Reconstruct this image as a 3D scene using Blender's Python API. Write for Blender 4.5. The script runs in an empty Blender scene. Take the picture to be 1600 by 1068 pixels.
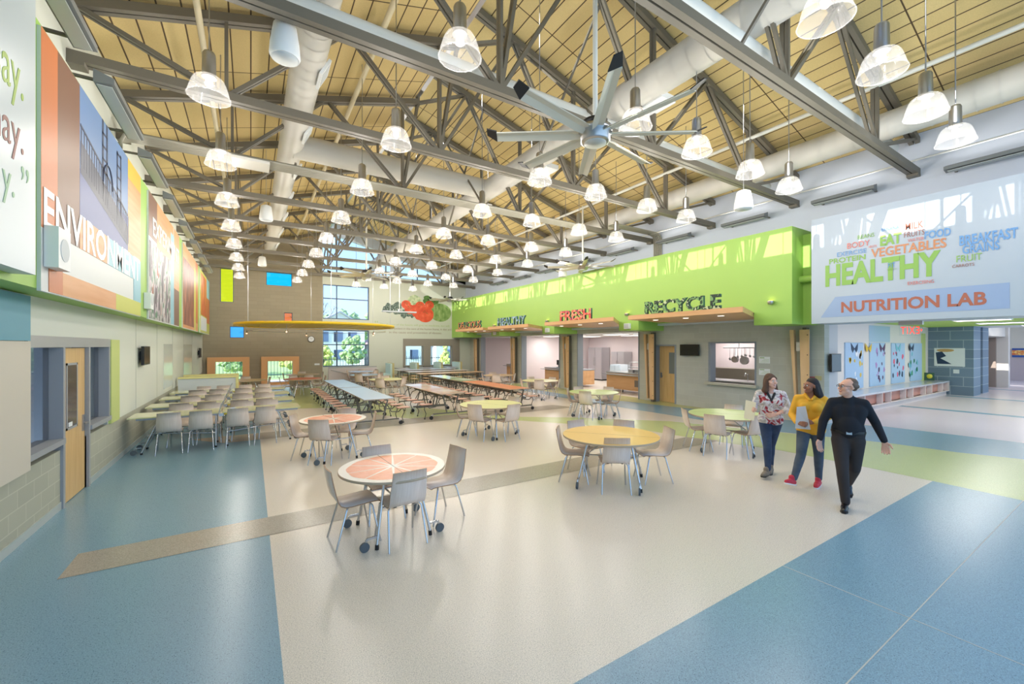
import bpy, math, random
from mathutils import Vector, Matrix
random.seed(7)
S_ = bpy.context.scene
COL = S_.collection
R = math.radians
# ------------------------------------------------------------------ camera, sky, sun, exposure
cam_d = bpy.data.cameras.new('camera'); cam = bpy.data.objects.new('camera', cam_d); COL.objects.link(cam)
cam_d.sensor_width = 36; cam_d.lens = 649 / 1600 * 36; cam_d.shift_y = 6 / 1600; cam_d.clip_end = 300; cam_d.clip_start = .05
cam.location = (0, 0, 2.15); cam.rotation_euler = (R(90), 0, R(-32.16)); S_.camera = cam
S_.view_settings.view_transform = 'Standard'; S_.view_settings.look = 'None'; S_.view_settings.gamma = 1
S_.view_settings.use_curve_mapping = False
S_.view_settings.exposure = 0.2
W = bpy.data.worlds.new('sky'); S_.world = W; W.use_nodes = True
nt = W.node_tree; nt.nodes.clear()
wo = nt.nodes.new('ShaderNodeOutputWorld'); bg = nt.nodes.new('ShaderNodeBackground'); bg.inputs[1].default_value = 1.55
tc = nt.nodes.new('ShaderNodeTexCoord'); sp = nt.nodes.new('ShaderNodeSeparateXYZ'); cr = nt.nodes.new('ShaderNodeValToRGB')
cr.color_ramp.elements[0].position = 0.0; cr.color_ramp.elements[0].color = (.52, .76, 1, 1)
cr.color_ramp.elements[1].position = .55; cr.color_ramp.elements[1].color = (.24, .50, 1, 1)
nt.links.new(tc.outputs['Generated'], sp.inputs[0]); nt.links.new(sp.outputs['Z'], cr.inputs[0])
nt.links.new(cr.outputs[0], bg.inputs[0]); nt.links.new(bg.outputs[0], wo.inputs[0])
sun_d = bpy.data.lights.new('sun', 'SUN'); sun_d.energy = 7; sun_d.angle = R(.25); sun_d.color = (1, .96, .88)
sun = bpy.data.objects.new('sun', sun_d); COL.objects.link(sun)
sun.rotation_euler = Vector((1, .16, -.543)).to_track_quat('-Z', 'Y').to_euler(); sun.location = (-20, 0, 20)
LAMP_W = 40.0      # watts of each pendant
PANEL_W = 26.0     # watts of each recessed troffer in kitchen and corridor

# ------------------------------------------------------------------ materials
MATS = {}
def lin(c):
    return tuple(((x / 255) / 12.92 if x / 255 <= .04045 else ((x / 255 + .055) / 1.055) ** 2.4) for x in c)
def mat(name, rgb=(200, 200, 200), rough=.6, metal=0, emit=None, es=1, spec=.5, coat=0):
    if name in MATS: return MATS[name]
    m = bpy.data.materials.new(name); m.use_nodes = True; b = m.node_tree.nodes['Principled BSDF']
    b.inputs['Base Color'].default_value = (*lin(rgb), 1); b.inputs['Roughness'].default_value = rough
    b.inputs['Metallic'].default_value = metal; b.inputs['Specular IOR Level'].default_value = spec
    b.inputs['Coat Weight'].default_value = coat
    if emit: b.inputs['Emission Color'].default_value = (*lin(emit), 1); b.inputs['Emission Strength'].default_value = es
    MATS[name] = m; return m
def nodes(m): return m.node_tree.nodes, m.node_tree.links, m.node_tree.nodes['Principled BSDF']
def noise_mat(name, stops, scale=5, rough=.6, vec=(1, 1, 1), detail=3, const=False, coat=0, dist=0):
    if name in MATS: return MATS[name]
    m = mat(name, (255, 255, 255), rough, coat=coat); N, L, b = nodes(m)
    t = N.new('ShaderNodeTexCoord'); mp = N.new('ShaderNodeMapping'); mp.inputs['Scale'].default_value = vec
    n = N.new('ShaderNodeTexNoise'); n.inputs['Scale'].default_value = scale; n.inputs['Detail'].default_value = detail; n.inputs['Distortion'].default_value = dist
    r = N.new('ShaderNodeValToRGB'); r.color_ramp.interpolation = 'CONSTANT' if const else 'LINEAR'
    while len(r.color_ramp.elements) < len(stops): r.color_ramp.elements.new(.5)
    for e, (p, c) in zip(r.color_ramp.elements, stops): e.position = p; e.color = (*lin(c), 1)
    L.new(t.outputs['Object'], mp.inputs[0]); L.new(mp.outputs[0], n.inputs['Vector']); L.new(n.outputs['Fac'], r.inputs[0]); L.new(r.outputs[0], b.inputs['Base Color'])
    return m
def terrazzo(name, rgb, speck=(60, 70, 80), rough=.26, amt=1.0):
    m = mat(name, rgb, rough, spec=.5); N, L, b = nodes(m)
    t = N.new('ShaderNodeTexCoord')
    v = N.new('ShaderNodeTexVoronoi'); v.inputs['Scale'].default_value = 55
    r = N.new('ShaderNodeValToRGB'); r.color_ramp.elements[0].position = .08; r.color_ramp.elements[1].position = .22
    r.color_ramp.elements[0].color = (1, 1, 1, 1); r.color_ramp.elements[1].color = (0, 0, 0, 1)
    n = N.new('ShaderNodeTexNoise'); n.inputs['Scale'].default_value = 130; n.inputs['Detail'].default_value = 2
    r2 = N.new('ShaderNodeValToRGB'); r2.color_ramp.elements[0].position = .35; r2.color_ramp.elements[1].position = .65
    a = tuple(min(1, x * 1.18) for x in lin(rgb)); c = tuple(x * .80 for x in lin(rgb))
    r2.color_ramp.elements[0].color = (*c, 1); r2.color_ramp.elements[1].color = (*a, 1)
    w = N.new('ShaderNodeMath'); w.operation = 'MULTIPLY'; w.inputs[1].default_value = .85 * amt
    mx = N.new('ShaderNodeMixRGB'); mx.inputs[2].default_value = (*lin(speck), 1)
    L.new(t.outputs['Object'], v.inputs['Vector']); L.new(t.outputs['Object'], n.inputs['Vector'])
    L.new(v.outputs['Distance'], r.inputs[0]); L.new(n.outputs['Fac'], r2.inputs[0]); L.new(r.outputs[0], w.inputs[0])
    L.new(w.outputs[0], mx.inputs[0]); L.new(r2.outputs[0], mx.inputs[1]); L.new(mx.outputs[0], b.inputs['Base Color'])
    return m
def block_mat(name, rgb, mortar, bw=.4, bh=.2, axis='Y', ms=.006, rough=.7, off=.5, var=.08):
    m = mat(name, rgb, rough); N, L, b = nodes(m)
    t = N.new('ShaderNodeTexCoord'); s = N.new('ShaderNodeSeparateXYZ'); c = N.new('ShaderNodeCombineXYZ')
    L.new(t.outputs['Object'], s.inputs[0]); L.new(s.outputs[axis], c.inputs[0]); L.new(s.outputs['Z'], c.inputs[1])
    k = N.new('ShaderNodeTexBrick'); k.inputs['Scale'].default_value = 1; k.inputs['Brick Width'].default_value = bw; k.inputs['Row Height'].default_value = bh
    k.inputs['Mortar Size'].default_value = ms; k.offset = off
    base = lin(rgb); k.inputs['Color1'].default_value = (*base, 1); k.inputs['Color2'].default_value = (*[x * (1 - var) for x in base], 1); k.inputs['Mortar'].default_value = (*lin(mortar), 1)
    L.new(c.outputs[0], k.inputs['Vector']); L.new(k.outputs['Color'], b.inputs['Base Color'])
    return m
def plank_mat(name, c1, c2, line, w=.3):
    m = mat(name, c1, .75); N, L, b = nodes(m)
    t = N.new('ShaderNodeTexCoord'); s = N.new('ShaderNodeSeparateXYZ'); c = N.new('ShaderNodeCombineXYZ')
    L.new(t.outputs['Object'], s.inputs[0]); L.new(s.outputs['Y'], c.inputs[0]); L.new(s.outputs['X'], c.inputs[1])
    k = N.new('ShaderNodeTexBrick'); k.inputs['Scale'].default_value = 1; k.inputs['Brick Width'].default_value = 2.46; k.inputs['Row Height'].default_value = w
    k.inputs['Mortar Size'].default_value = .012; k.offset = 0
    k.inputs['Color1'].default_value = (*lin(c1), 1); k.inputs['Color2'].default_value = (*lin(c2), 1); k.inputs['Mortar'].default_value = (*lin(line), 1)
    L.new(c.outputs[0], k.inputs['Vector'])
    n = N.new('ShaderNodeTexNoise'); n.inputs['Scale'].default_value = 60; L.new(t.outputs['Object'], n.inputs['Vector'])
    mx = N.new('ShaderNodeMixRGB'); mx.blend_type = 'MULTIPLY'; mx.inputs[0].default_value = .25
    L.new(k.outputs['Color'], mx.inputs[1]); L.new(n.outputs['Fac'], mx.inputs[2]); L.new(mx.outputs[0], b.inputs['Base Color'])
    return m
def glass_mat(name, tint=(1, 1, 1), gl=.08, white=0.0, rough=.02):
    m = bpy.data.materials.new(name); m.use_nodes = True; N, L = m.node_tree.nodes, m.node_tree.links; N.clear()
    o = N.new('ShaderNodeOutputMaterial'); t = N.new('ShaderNodeBsdfTransparent'); t.inputs[0].default_value = (*tint, 1)
    g = N.new('ShaderNodeBsdfGlossy'); g.inputs['Roughness'].default_value = rough; mx = N.new('ShaderNodeMixShader'); mx.inputs[0].default_value = gl
    L.new(t.outputs[0], mx.inputs[1]); L.new(g.outputs[0], mx.inputs[2]); last = mx
    if white:
        d = N.new('ShaderNodeBsdfDiffuse'); tr = N.new('ShaderNodeBsdfTranslucent'); a = N.new('ShaderNodeAddShader'); d.inputs[0].default_value = (.5, .5, .5, 1); tr.inputs[0].default_value = (.5, .5, .5, 1)
        L.new(d.outputs[0], a.inputs[0]); L.new(tr.outputs[0], a.inputs[1])
        m2 = N.new('ShaderNodeMixShader'); m2.inputs[0].default_value = white; L.new(mx.outputs[0], m2.inputs[1]); L.new(a.outputs[0], m2.inputs[2]); last = m2
    L.new(last.outputs[0], o.inputs[0]); MATS[name] = m; return m

steel = mat('painted_grey_steel', (110, 104, 92), .5)
chrome = mat('chrome', (205, 208, 212), .22, 1); alu = mat('brushed_aluminium', (185, 186, 190), .3, 1)
black = mat('black_rubber', (28, 28, 30), .5); white = mat('white_paint', (232, 234, 235), .5)
duct = mat('duct_paint', (205, 202, 195), .45); pipew = mat('pipe_paint', (222, 222, 216), .45)
deck = plank_mat('roof_deck_panels', (226, 202, 142), (218, 192, 132), (84, 64, 40), .3)
green = mat('lime_green_paint', (156, 196, 94), .5); wallwhite = mat('upper_wall_paint', (200, 208, 222), .6)
leftwhite = mat('left_wall_paint', (214, 218, 210), .6)
olive = block_mat('olive_grey_block', (176, 176, 160), (192, 192, 176), .4, .2, 'Y')
greyblock = block_mat('grey_block_right', (188, 188, 178), (194, 194, 186), .4, .2, 'Y', .004)
tanblock = block_mat('tan_grey_block_far', (158, 148, 126), (142, 132, 112), .6, .2, 'X', .005)
blueblock = block_mat('blue_grey_block', (122, 142, 162), (170, 182, 192), .8, .4, 'Y', .012, var=.2)
blueblockX = block_mat('blue_grey_block_side', (122, 142, 162), (170, 182, 192), .8, .4, 'X', .012, var=.2)
cream = mat('cream_panel', (206, 198, 184), .55); teal = mat('teal_panel', (110, 164, 182), .55); lime2 = mat('pale_lime_panel', (196, 208, 130), .55)
wood = noise_mat('light_maple', [(.3, (226, 186, 140)), (.7, (214, 170, 122))], 6, .45, (1, 1, .15))
ply = noise_mat('greyed_birch_ply', [(.3, (236, 220, 208)), (.7, (226, 208, 194))], 9, .35, (6, 1, .4))
plyedge = mat('ply_edge', (176, 138, 104), .5)
canopy = noise_mat('warm_wood_veneer', [(.3, (222, 176, 128)), (.7, (206, 156, 108))], 5, .4, (1, .12, 1))
doorwood = noise_mat('maple_door_veneer', [(.3, (222, 186, 130)), (.7, (208, 168, 110))], 5, .4, (4, 4, .3))
glass = glass_mat('clear_glass', (.95, .97, .98), .012, 0.0, .35)
shadeglass = glass_mat('prismatic_glass', (.96, .96, .97), .08, .13, .2)
steelapp = mat('stainless_steel', (190, 192, 196), .3, 1); tv = mat('screen_black', (16, 20, 20), .2); tvb = mat('tv_casing', (22, 22, 24), .4)
floor_w = terrazzo('terrazzo_white', (222, 212, 197), (90, 86, 78), amt=.5)
floor_b = terrazzo('terrazzo_blue', (126, 162, 180), (40, 62, 76))
floor_g = terrazzo('terrazzo_green', (190, 200, 140), (120, 128, 60), amt=.5)
floor_y = terrazzo('terrazzo_grey', (168, 160, 146), (90, 84, 76), amt=.5)
floor_o = terrazzo('terrazzo_olive', (190, 192, 130), (120, 120, 70), amt=.5)
joint = mat('joint_strip', (190, 190, 180), .4)

# ------------------------------------------------------------------ mesh builder
class MB:
    def __init__(s): s.v = []; s.f = []; s.m = []; s.sm = []; s.M = Matrix()
    def add(s, vs, fs, mi=0, smooth=False):
        n = len(s.v); s.v += [tuple(s.M @ Vector(v)) for v in vs]
        for f in fs: s.f.append(tuple(n + i for i in f)); s.m.append(mi); s.sm.append(smooth)
    def box(s, x0, x1, y0, y1, z0, z1, mi=0):
        s.add([(x0, y0, z0), (x1, y0, z0), (x1, y1, z0), (x0, y1, z0), (x0, y0, z1), (x1, y0, z1), (x1, y1, z1), (x0, y1, z1)],
              [(3, 2, 1, 0), (4, 5, 6, 7), (0, 1, 5, 4), (1, 2, 6, 5), (2, 3, 7, 6), (3, 0, 4, 7)], mi); return s
    def quad(s, a, b, c, d, mi=0): s.add([a, b, c, d], [(0, 1, 2, 3)], mi); return s
    def poly(s, pts, mi=0): s.add(pts, [tuple(range(len(pts)))], mi); return s
    def prism(s, pts, off, mi=0):      # pts: list of 3d points, off: extrusion vector
        n = len(pts); off = Vector(off); a = [Vector(p) for p in pts]
        s.add([tuple(p) for p in a] + [tuple(p + off) for p in a], [tuple(range(n))[::-1], tuple(range(n, 2 * n))] + [(i, (i + 1) % n, n + (i + 1) % n, n + i) for i in range(n)], mi); return s
    def tube(s, p, r, seg=8, mi=0, cap=True, r2=None):
        p = [Vector(q) for q in p]; n = len(p); rings = []; up = None
        rs = r if isinstance(r, (list, tuple)) else [r] * n
        if r2 is not None: rs = [r, r2]
        vs = []
        for i, q in enumerate(p):
            d = ((p[min(i + 1, n - 1)] - q).normalized() + (q - p[max(i - 1, 0)]).normalized())
            if d.length < 1e-6: d = p[min(i + 1, n - 1)] - p[max(i - 1, 0)]
            d.normalize()
            if up is None: up = Vector((0, 0, 1)) if abs(d.z) < .9 else Vector((1, 0, 0))
            a = d.cross(up)
            if a.length < 1e-4: a = d.cross(Vector((0, 1, 0)))
            a.normalize(); b = a.cross(d).normalized(); up = b
            for k in range(seg):
                t = 2 * math.pi * k / seg; vs.append(tuple(q + (a * math.cos(t) + b * math.sin(t)) * rs[i]))
        fs = [(i * seg + k, i * seg + (k + 1) % seg, (i + 1) * seg + (k + 1) % seg, (i + 1) * seg + k) for i in range(n - 1) for k in range(seg)]
        s.add(vs, fs, mi, seg > 5)
        if cap: s.add(vs[:seg], [tuple(range(seg))], mi); s.add(vs[-seg:], [tuple(range(seg))[::-1]], mi)
        return s
    def bar(s, a, b, w, h, mi=0, up=(0, 0, 1)):
        a, b = Vector(a), Vector(b); d = (b - a).normalized(); u = Vector(up)
        x = d.cross(u)
        if x.length < 1e-4: x = d.cross(Vector((0, 1, 0)))
        x.normalize(); z = x.cross(d).normalized(); vs = []
        for q in (a, b):
            for i, j in ((-1, -1), (1, -1), (1, 1), (-1, 1)): vs.append(tuple(q + x * (i * w / 2) + z * (j * h / 2)))
        s.add(vs, [(0, 3, 2, 1), (4, 5, 6, 7), (0, 1, 5, 4), (1, 2, 6, 5), (2, 3, 7, 6), (3, 0, 4, 7)], mi); return s
    def lathe(s, prof, c=(0, 0, 0), seg=24, mi=0, sx=1, sy=1):
        vs = []
        for r, z in prof:
            for k in range(seg): t = 2 * math.pi * k / seg; vs.append((c[0] + r * sx * math.cos(t), c[1] + r * sy * math.sin(t), c[2] + z))
        n = len(prof); s.add(vs, [(i * seg + k, i * seg + (k + 1) % seg, (i + 1) * seg + (k + 1) % seg, (i + 1) * seg + k) for i in range(n - 1) for k in range(seg)], mi, True)
        if prof[0][0] > 1e-5: s.add(vs[:seg], [tuple(range(seg))[::-1]], mi)
        if prof[-1][0] > 1e-5: s.add(vs[-seg:], [tuple(range(seg))], mi)
        return s
    def sphere(s, c, r, seg=10, mi=0, sc=(1, 1, 1)):
        prof = [(math.sin(math.pi * i / seg), -math.cos(math.pi * i / seg)) for i in range(seg + 1)]
        vs = []; m = seg * 2
        for a, z in prof:
            for k in range(m): t = 2 * math.pi * k / m; vs.append((c[0] + r * sc[0] * a * math.cos(t), c[1] + r * sc[1] * a * math.sin(t), c[2] + r * sc[2] * z))
        s.add(vs, [(i * m + k, i * m + (k + 1) % m, (i + 1) * m + (k + 1) % m, (i + 1) * m + k) for i in range(seg) for k in range(m)], mi, True); return s
    def build(s, name, mats, parent=None, loc=None):
        me = bpy.data.meshes.new(name); me.from_pydata(s.v, [], s.f)
        for m in (mats if isinstance(mats, (list, tuple)) else [mats]): me.materials.append(m)
        me.polygons.foreach_set('material_index', s.m); me.polygons.foreach_set('use_smooth', s.sm); me.update()
        o = bpy.data.objects.new(name, me); COL.objects.link(o)
        if parent: o.parent = parent
        if loc: o.location = loc
        return o
def tag(o, label=None, cat=None, group=None, kind=None):
    if label: o['label'] = label
    if cat: o['category'] = cat
    if group: o['group'] = group
    if kind: o['kind'] = kind
    return o
def empty(name, loc=(0, 0, 0), rz=0, label=None, cat=None, group=None):
    o = bpy.data.objects.new(name, None); COL.objects.link(o); o.location = loc; o.rotation_euler = (0, 0, rz); o.empty_display_size = .1
    return tag(o, label, cat, group)
def struct(o): o['kind'] = 'structure'; return o
def dup(o, loc, rz=None, label=None, group=None, parent=None):
    def cp(a, p):
        c = a.copy(); COL.objects.link(c); c.parent = p
        for ch in list(a.children): cp(ch, c)
        return c
    c = cp(o, parent); c.location = loc
    if rz is not None: c.rotation_euler = (0, 0, rz)
    if label: c['label'] = label
    if group: c['group'] = group
    return c
def text(name, s, org, u, w, h, mats, parent=None, depth=.004, bold=0.0, slant=0, spacing=1.0):
    cu = bpy.data.curves.new(name, 'FONT'); cu.body = s; cu.size = 1; cu.extrude = .01; cu.offset = bold; cu.resolution_u = 3; cu.space_character = spacing
    t = bpy.data.objects.new('tmp_text', cu); COL.objects.link(t); dg = bpy.context.evaluated_depsgraph_get()
    me = bpy.data.meshes.new_from_object(t.evaluated_get(dg)); bpy.data.objects.remove(t); bpy.data.curves.remove(cu); me.name = name
    xs = [v.co.x for v in me.vertices]; ys = [v.co.y for v in me.vertices]; x0, x1, y0, y1 = min(xs), max(xs), min(ys), max(ys)
    u = Vector(u).normalized(); z = Vector((0, 0, 1)); n = u.cross(z); org = Vector(org)
    for v in me.vertices:
        a = (v.co.x - x0) / (x1 - x0) * w; b = (v.co.y - y0) / (y1 - y0) * h; c = depth if v.co.z > 0 else 0
        v.co = org + u * (a + slant * b) + z * b + n * c
    me.materials.clear()
    for m in (mats if isinstance(mats, list) else [mats]): me.materials.append(m)
    for p in me.polygons: p.material_index = 0
    o = bpy.data.objects.new(name, me); COL.objects.link(o)
    if parent: o.parent = parent
    return o

XL, XF, XLf, XR, XU, YF = -2.12, 11.85, -1.8, 13.25, 12.9, 26.7
YB = -2.6
def deckz(x): return 7.0 + .29 * (x - XL) if x < 3.7 else 7.0 + .29 * (XU - x)
ORD = ['first', 'second', 'third', 'fourth', 'fifth', 'sixth', 'seventh', 'eighth', 'ninth', 'tenth', 'eleventh', 'twelfth']

# ------------------------------------------------------------------ floor
b = MB(); fm = [floor_w, floor_b, floor_g, floor_y, floor_o, joint, terrazzo('terrazzo_lilac', (214, 204, 208), (150, 140, 150), amt=.4)]
b.quad((XL - .3, YB, 0), (42, YB, 0), (42, YF + .4, 0), (XL - .3, YF + .4, 0), 0)
def inlay(pts, mi, lv): b.poly([(x, y, .0006 * lv) for x, y in pts], mi)
inlay([(XL - .3, YB), (.18, YB), (.18, 12.6), (-.2, 17), (XL - .3, 18)], 1, 1)
inlay([(XL + .25, 18), (-.2, 16.6), (2.3, 15.6), (3.9, 12.1), (5.3, 11.1), (6.6, 9.95), (7.43, 8.84), (8.52, 7.13), (8.77, 5.7), (9.22, 4.36), (9.23, 2.87), (9.18, 2.03), (9.0, .3), (8.8, -2.6),
       (13.2, -2.6), (12.6, .3), (12.4, 1.5), (12.08, 2.3), (11.95, 3.33), (10.9, 5.74), (10.1, 7.65), (8.26, 9.53), (6.94, 10.5), (5.9, 12.3), (4.4, 15.2), (3.7, 19.0), (3.6, 24), (XL + .25, 24)], 2, 2)
inlay([(.9, YB), (9.14, YB), (9.0, .3), (9.18, 2.03), (.9, 2.03)], 1, 3)
inlay([(13.2, -2.6), (12.6, .3), (12.4, 1.5), (12.08, 2.3), (11.95, 3.33), (11.2, 5.2), (11.05, 7.4), (10.98, 9.45), (10.9, 12), (11.1, 20), (11.9, 20), (11.75, 12.6), (12.3, 11.3), (12.7, 8.9), (13.0, 7.5), (13.2, 5.8), (14.3, 4.11), (14.46, 2.04), (14.8, -2.6)], 1, 3)
inlay([(11.9, 20), (11.75, 12.6), (12.3, 11.3), (12.7, 8.9), (13.0, 7.5), (XR + .3, 5.8), (XR + .3, 20)], 4, 4)
inlay([(-1.51, 5.46), (6.2, 5.46), (9.0, 5.46), (8.68, 6.1), (5.3, 6.1), (-1.51, 6.02)], 3, 5)
inlay([(-.5, 11.15), (9.6, 11.15), (9.3, 12.0), (-1.2, 12.0)], 3, 5)
inlay([(14.9, YB), (41, YB), (41, 6), (14.2, 6), (14.46, 2.04)], 6, 2)
for x0 in (19.5, 25.2, 31.0): inlay([(x0, 1), (x0 + .4, 1), (x0 + .4, 5.2), (x0, 5.2)], 1, 4)

b.box(1.2, 9.1, 1.10, 1.108, 0, .003, 5); b.box(4.4, 4.408, YB, 2.03, 0, .003, 5)
struct(b.build('floor', fm))

# ------------------------------------------------------------------ ceiling / roof
b = MB(); zr = 9.67
ridge_l = deckz(3.69)
b.prism([(XL - .3, YB, deckz(XL) - .087), (3.7, YB, ridge_l), (3.7, YB, ridge_l + .12), (XL - .3, YB, deckz(XL) + .04)], (0, YF - YB + .3, 0))
struct(b.build('ceiling', deck))
b = MB(); b.prism([(3.55, YB, zr + .04), (XU + .3, YB, 6.91), (XU + .3, YB, 7.03), (3.55, YB, zr + .16)], (0, YF - YB + .3, 0))
struct(b.build('ceiling', deck))
# clerestory strip at the step of the roof
b = MB(); b.box(3.66, 3.76, YB, YF, ridge_l - .02, ridge_l + .14); b.box(3.66, 3.76, YB, YF, zr - .1, zr)
for i in range(25):
    y = YB + .1 + i * 1.23
    if y < YF: b.box(3.68, 3.74, y - .025, y + .025, ridge_l + .1, zr - .05)
w1 = struct(b.build('window_1', alu))
MB().box(3.705, 3.711, YB, YF, ridge_l + .12, zr - .08).build('glass_pane', glass, w1)

# ------------------------------------------------------------------ left wall
def wall_with_holes(name, m, axis, pos, thick, a0, a1, z0, z1, holes, top=None):
    """axis 'X': wall in plane x=pos, spans y a0..a1; holes (a,b,z,z)"""
    b = MB(); cuts = sorted({a0, a1, *[h[0] for h in holes], *[h[1] for h in holes]})
    for p, q in zip(cuts, cuts[1:]):
        hs = sorted([h for h in holes if h[0] <= p + 1e-6 and h[1] >= q - 1e-6], key=lambda h: h[2]); z = z0
        segs = []
        for h in hs: segs.append((z, h[2])); z = h[3]
        segs.append((z, z1))
        for s0, s1 in segs:
            if s1 - s0 > 1e-4:
                if axis == 'X': b.box(pos, pos + thick, p, q, s0, s1)
                else: b.box(p, q, pos, pos + thick, s0, s1)
    return struct(b.build(name, m))
LW = -.25
wall_with_holes('wall_left_lower', olive, 'X', XL, LW, YB, YF, 0, .78, [(7.85, 8.8, 0, .78)])
wall_with_holes('wall_left_panels', leftwhite, 'X', XL, LW, YB, YF, .78, 2.9, [(6.75, 9.9, .78, 2.26)])
wall_with_holes('wall_left_upper', leftwhite, 'X', XL, LW, YB, YF, 2.9, 7.1, [])
b = MB(); b.box(XL, XL + .012, YB, 7.83, 0, .1); b.box(XL, XL + .012, 8.82, YF, 0, .1); struct(b.build('baseboard_left', mat('base_trim', (176, 184, 182), .4)))
b = MB(); b.box(XL, XL + .05, YB, 6.75, .77, 2.2); tag(b.build('wall_panel', cream), 'large cream wall panel at the left edge of the hall beneath the teal panel', 'wall panel')
b = MB(); b.box(XL, XL + .05, YB, 6.75, 2.205, 2.70); tag(b.build('wall_panel', teal), 'teal wall panel on the left wall above the cream panel', 'wall panel')
b = MB(); b.box(XL, XL + .04, 9.95, 10.5, .78, 2.26); tag(b.build('wall_panel', lime2), 'narrow pale lime panel beside the left office side window', 'wall panel')
# seams on the wall panels
b = MB()
for y in (12.0, 14.4, 17, 19.6, 22.2): b.box(XL, XL + .004, y, y + .012, .78, 2.72)
for i, (y0, y1) in enumerate(((15.4, 17), (19.6, 22.2))): b.box(XL, XL + .003, y0, y1, .9, 2.2, 1)
struct(b.build('trim_1', [mat('seam', (170, 176, 168), .6), mat('board_gloss', (216, 226, 222), .15)]))
# office front: frame, side windows, door
hm = mat('grey_metal_frame', (160, 162, 166), .4)
b = MB(); b.box(XL - .16, XL + .03, 6.75, 9.95, 2.13, 2.27, 1)
for y in (6.75, 7.78, 8.8, 9.86): b.box(XL - .16, XL + .03, y, y + .07, .0 if 7 < y < 9 else .86, 2.13)
for y0, y1 in ((6.75, 7.8), (8.87, 9.93)): b.box(XL - .22, XL + .05, y0, y1, .86, .93); b.box(XL - .25, XL - .2, y0, y1, .78, .9)
struct(b.build('window_2', [hm, mat('brushed_header', (196, 196, 198), .35, .6)]))
b = MB()
for y0, y1 in ((6.82, 7.78), (8.87, 9.86)): b.box(XL - .11, XL - .104, y0, y1, .93, 2.13)
struct(b.build('window_3', glass_mat('office_glass', (.85, .86, .88), .12)))
b = MB(); b.box(-4.2, XL - .25, 5.5, 5.6, 0, 2.7); b.box(-4.2, XL - .25, 11, 11.1, 0, 2.7); b.box(-4.3, -4.2, 5.5, 11.1, 0, 2.7); b.box(-4.3, XL - .25, 5.5, 11.1, 2.7, 2.8)
b.box(XL - .5, XL - .3, 7.1, 7.7, 0, 2.3); b.box(XL - .5, XL - .3, 8.95, 9.8, 0, 2.3)
struct(b.build('wall_office', mat('office_wall', (186, 184, 188), .7)))
d = struct(empty('door_1', (XL, 8.33, 0)))
MB().box(-.06, -.015, -.46, .46, .01, 2.12).build('door_leaf', doorwood, d)
MB().box(-.012, -.006, -.27, .09, 1.02, 1.88).build('glass_pane', mat('dark_vision_glass', (84, 76, 72), .1), d)
MB().box(-.015, -.004, -.3, -.27, .99, 1.91).box(-.015, -.004, .09, .12, .99, 1.91).box(-.015, -.004, -.3, .12, .99, 1.02).box(-.015, -.004, -.3, .12, 1.88, 1.91).build('glass_frame', hm, d)
MB().box(-.013, -.002, -.24, -.1, 1.03, 1.09).build('paper_note', white, d)
MB().box(-.02, .0, .34, .40, .88, 1.12).tube([(0, .37, 1.0), (.05, .37, 1.0), (.05, .26, 1.0)], .011).build('door_handle', alu, d)
MB().box(-.016, -.004, -.46, -.43, .05, 2.1).build('hinge_strip', hm, d)
# left green fascia and the posters
b = MB(); b.box(XL, XLf, YB, 26.0, 2.72, 5.4); struct(b.build('wall_left_fascia', green))
pm = dict(o=mat('poster_orange', (196, 116, 68), .45), br=mat('poster_brown', (122, 88, 70), .45), bl=mat('poster_sky', (104, 134, 178), .45), bd=mat('poster_navy', (86, 98, 150), .45),
          w=noise_mat('poster_wood', [(.3, (220, 164, 112)), (.7, (208, 146, 92))], 4, .45, (1, .2, 3)), wh=mat('poster_white', (212, 216, 216), .45), ol=mat('poster_olive', (196, 200, 90), .45), pb=mat('poster_pale_blue', (140, 190, 206), .45),
          dk=mat('poster_dark', (50, 58, 82), .45), ye=mat('poster_yellow', (224, 180, 60), .45))
pk = list(pm); pmats = [pm[k] for k in pk]
def poster(name, y0, y1, rects, label, extra=None):
    o = empty(name, (XLf, y0, 2.72), 0, label, 'poster')
    bb = MB(); bb.box(0, .03, 0, y1 - y0, -.02, 2.62, pk.index('wh'))
    for i, (a, b_, c, d_, k) in enumerate(rects): bb.box(.03, .0315 + .0004 * i, a, b_, c, d_, pk.index(k))
    bb.build('printed_panel', pmats, o)
    if extra: extra(o)
    return o
def env(o):
    bb = MB(); X = .0345
    bb.poly([(X, 1.12, 1.95), (X, 3.42, 1.45), (X, 3.42, 1.12), (X, 1.12, 1.55)], 0)           # bridge deck
    for i in range(24): y = 1.14 + i * .1; z = 1.95 - (y - 1.12) * .217; bb.box(X, X + .001, y, y + .03, z - .28, z + .18)
    bb.bar((X, 1.12, 2.14), (X, 3.42, 1.64), .002, .035)
    for y, h in ((2.0, 1.0), (2.75, .85)):
        for dy in (0, .2): bb.box(X, X + .001, y + dy, y + dy + .06, 1.5, 1.62 + h)
        for k in range(5): bb.box(X, X + .001, y, y + .26, 1.7 + k * .18, 1.73 + k * .18)
    bb.tube([(X, 2.26 + .24 * math.cos(t * .35), 1.75 + .3 * math.sin(t * .35)) for t in range(10)], .012, 4)
    bb.build('bridge_picture', pm['dk'], o)
    text('lettering', 'ENVIRONMENT', (.0345, .05, .62), (0, 1, 0), 4.26, .42, mat('letter_white', (236, 238, 238), .4), o, .002, .02)
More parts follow.
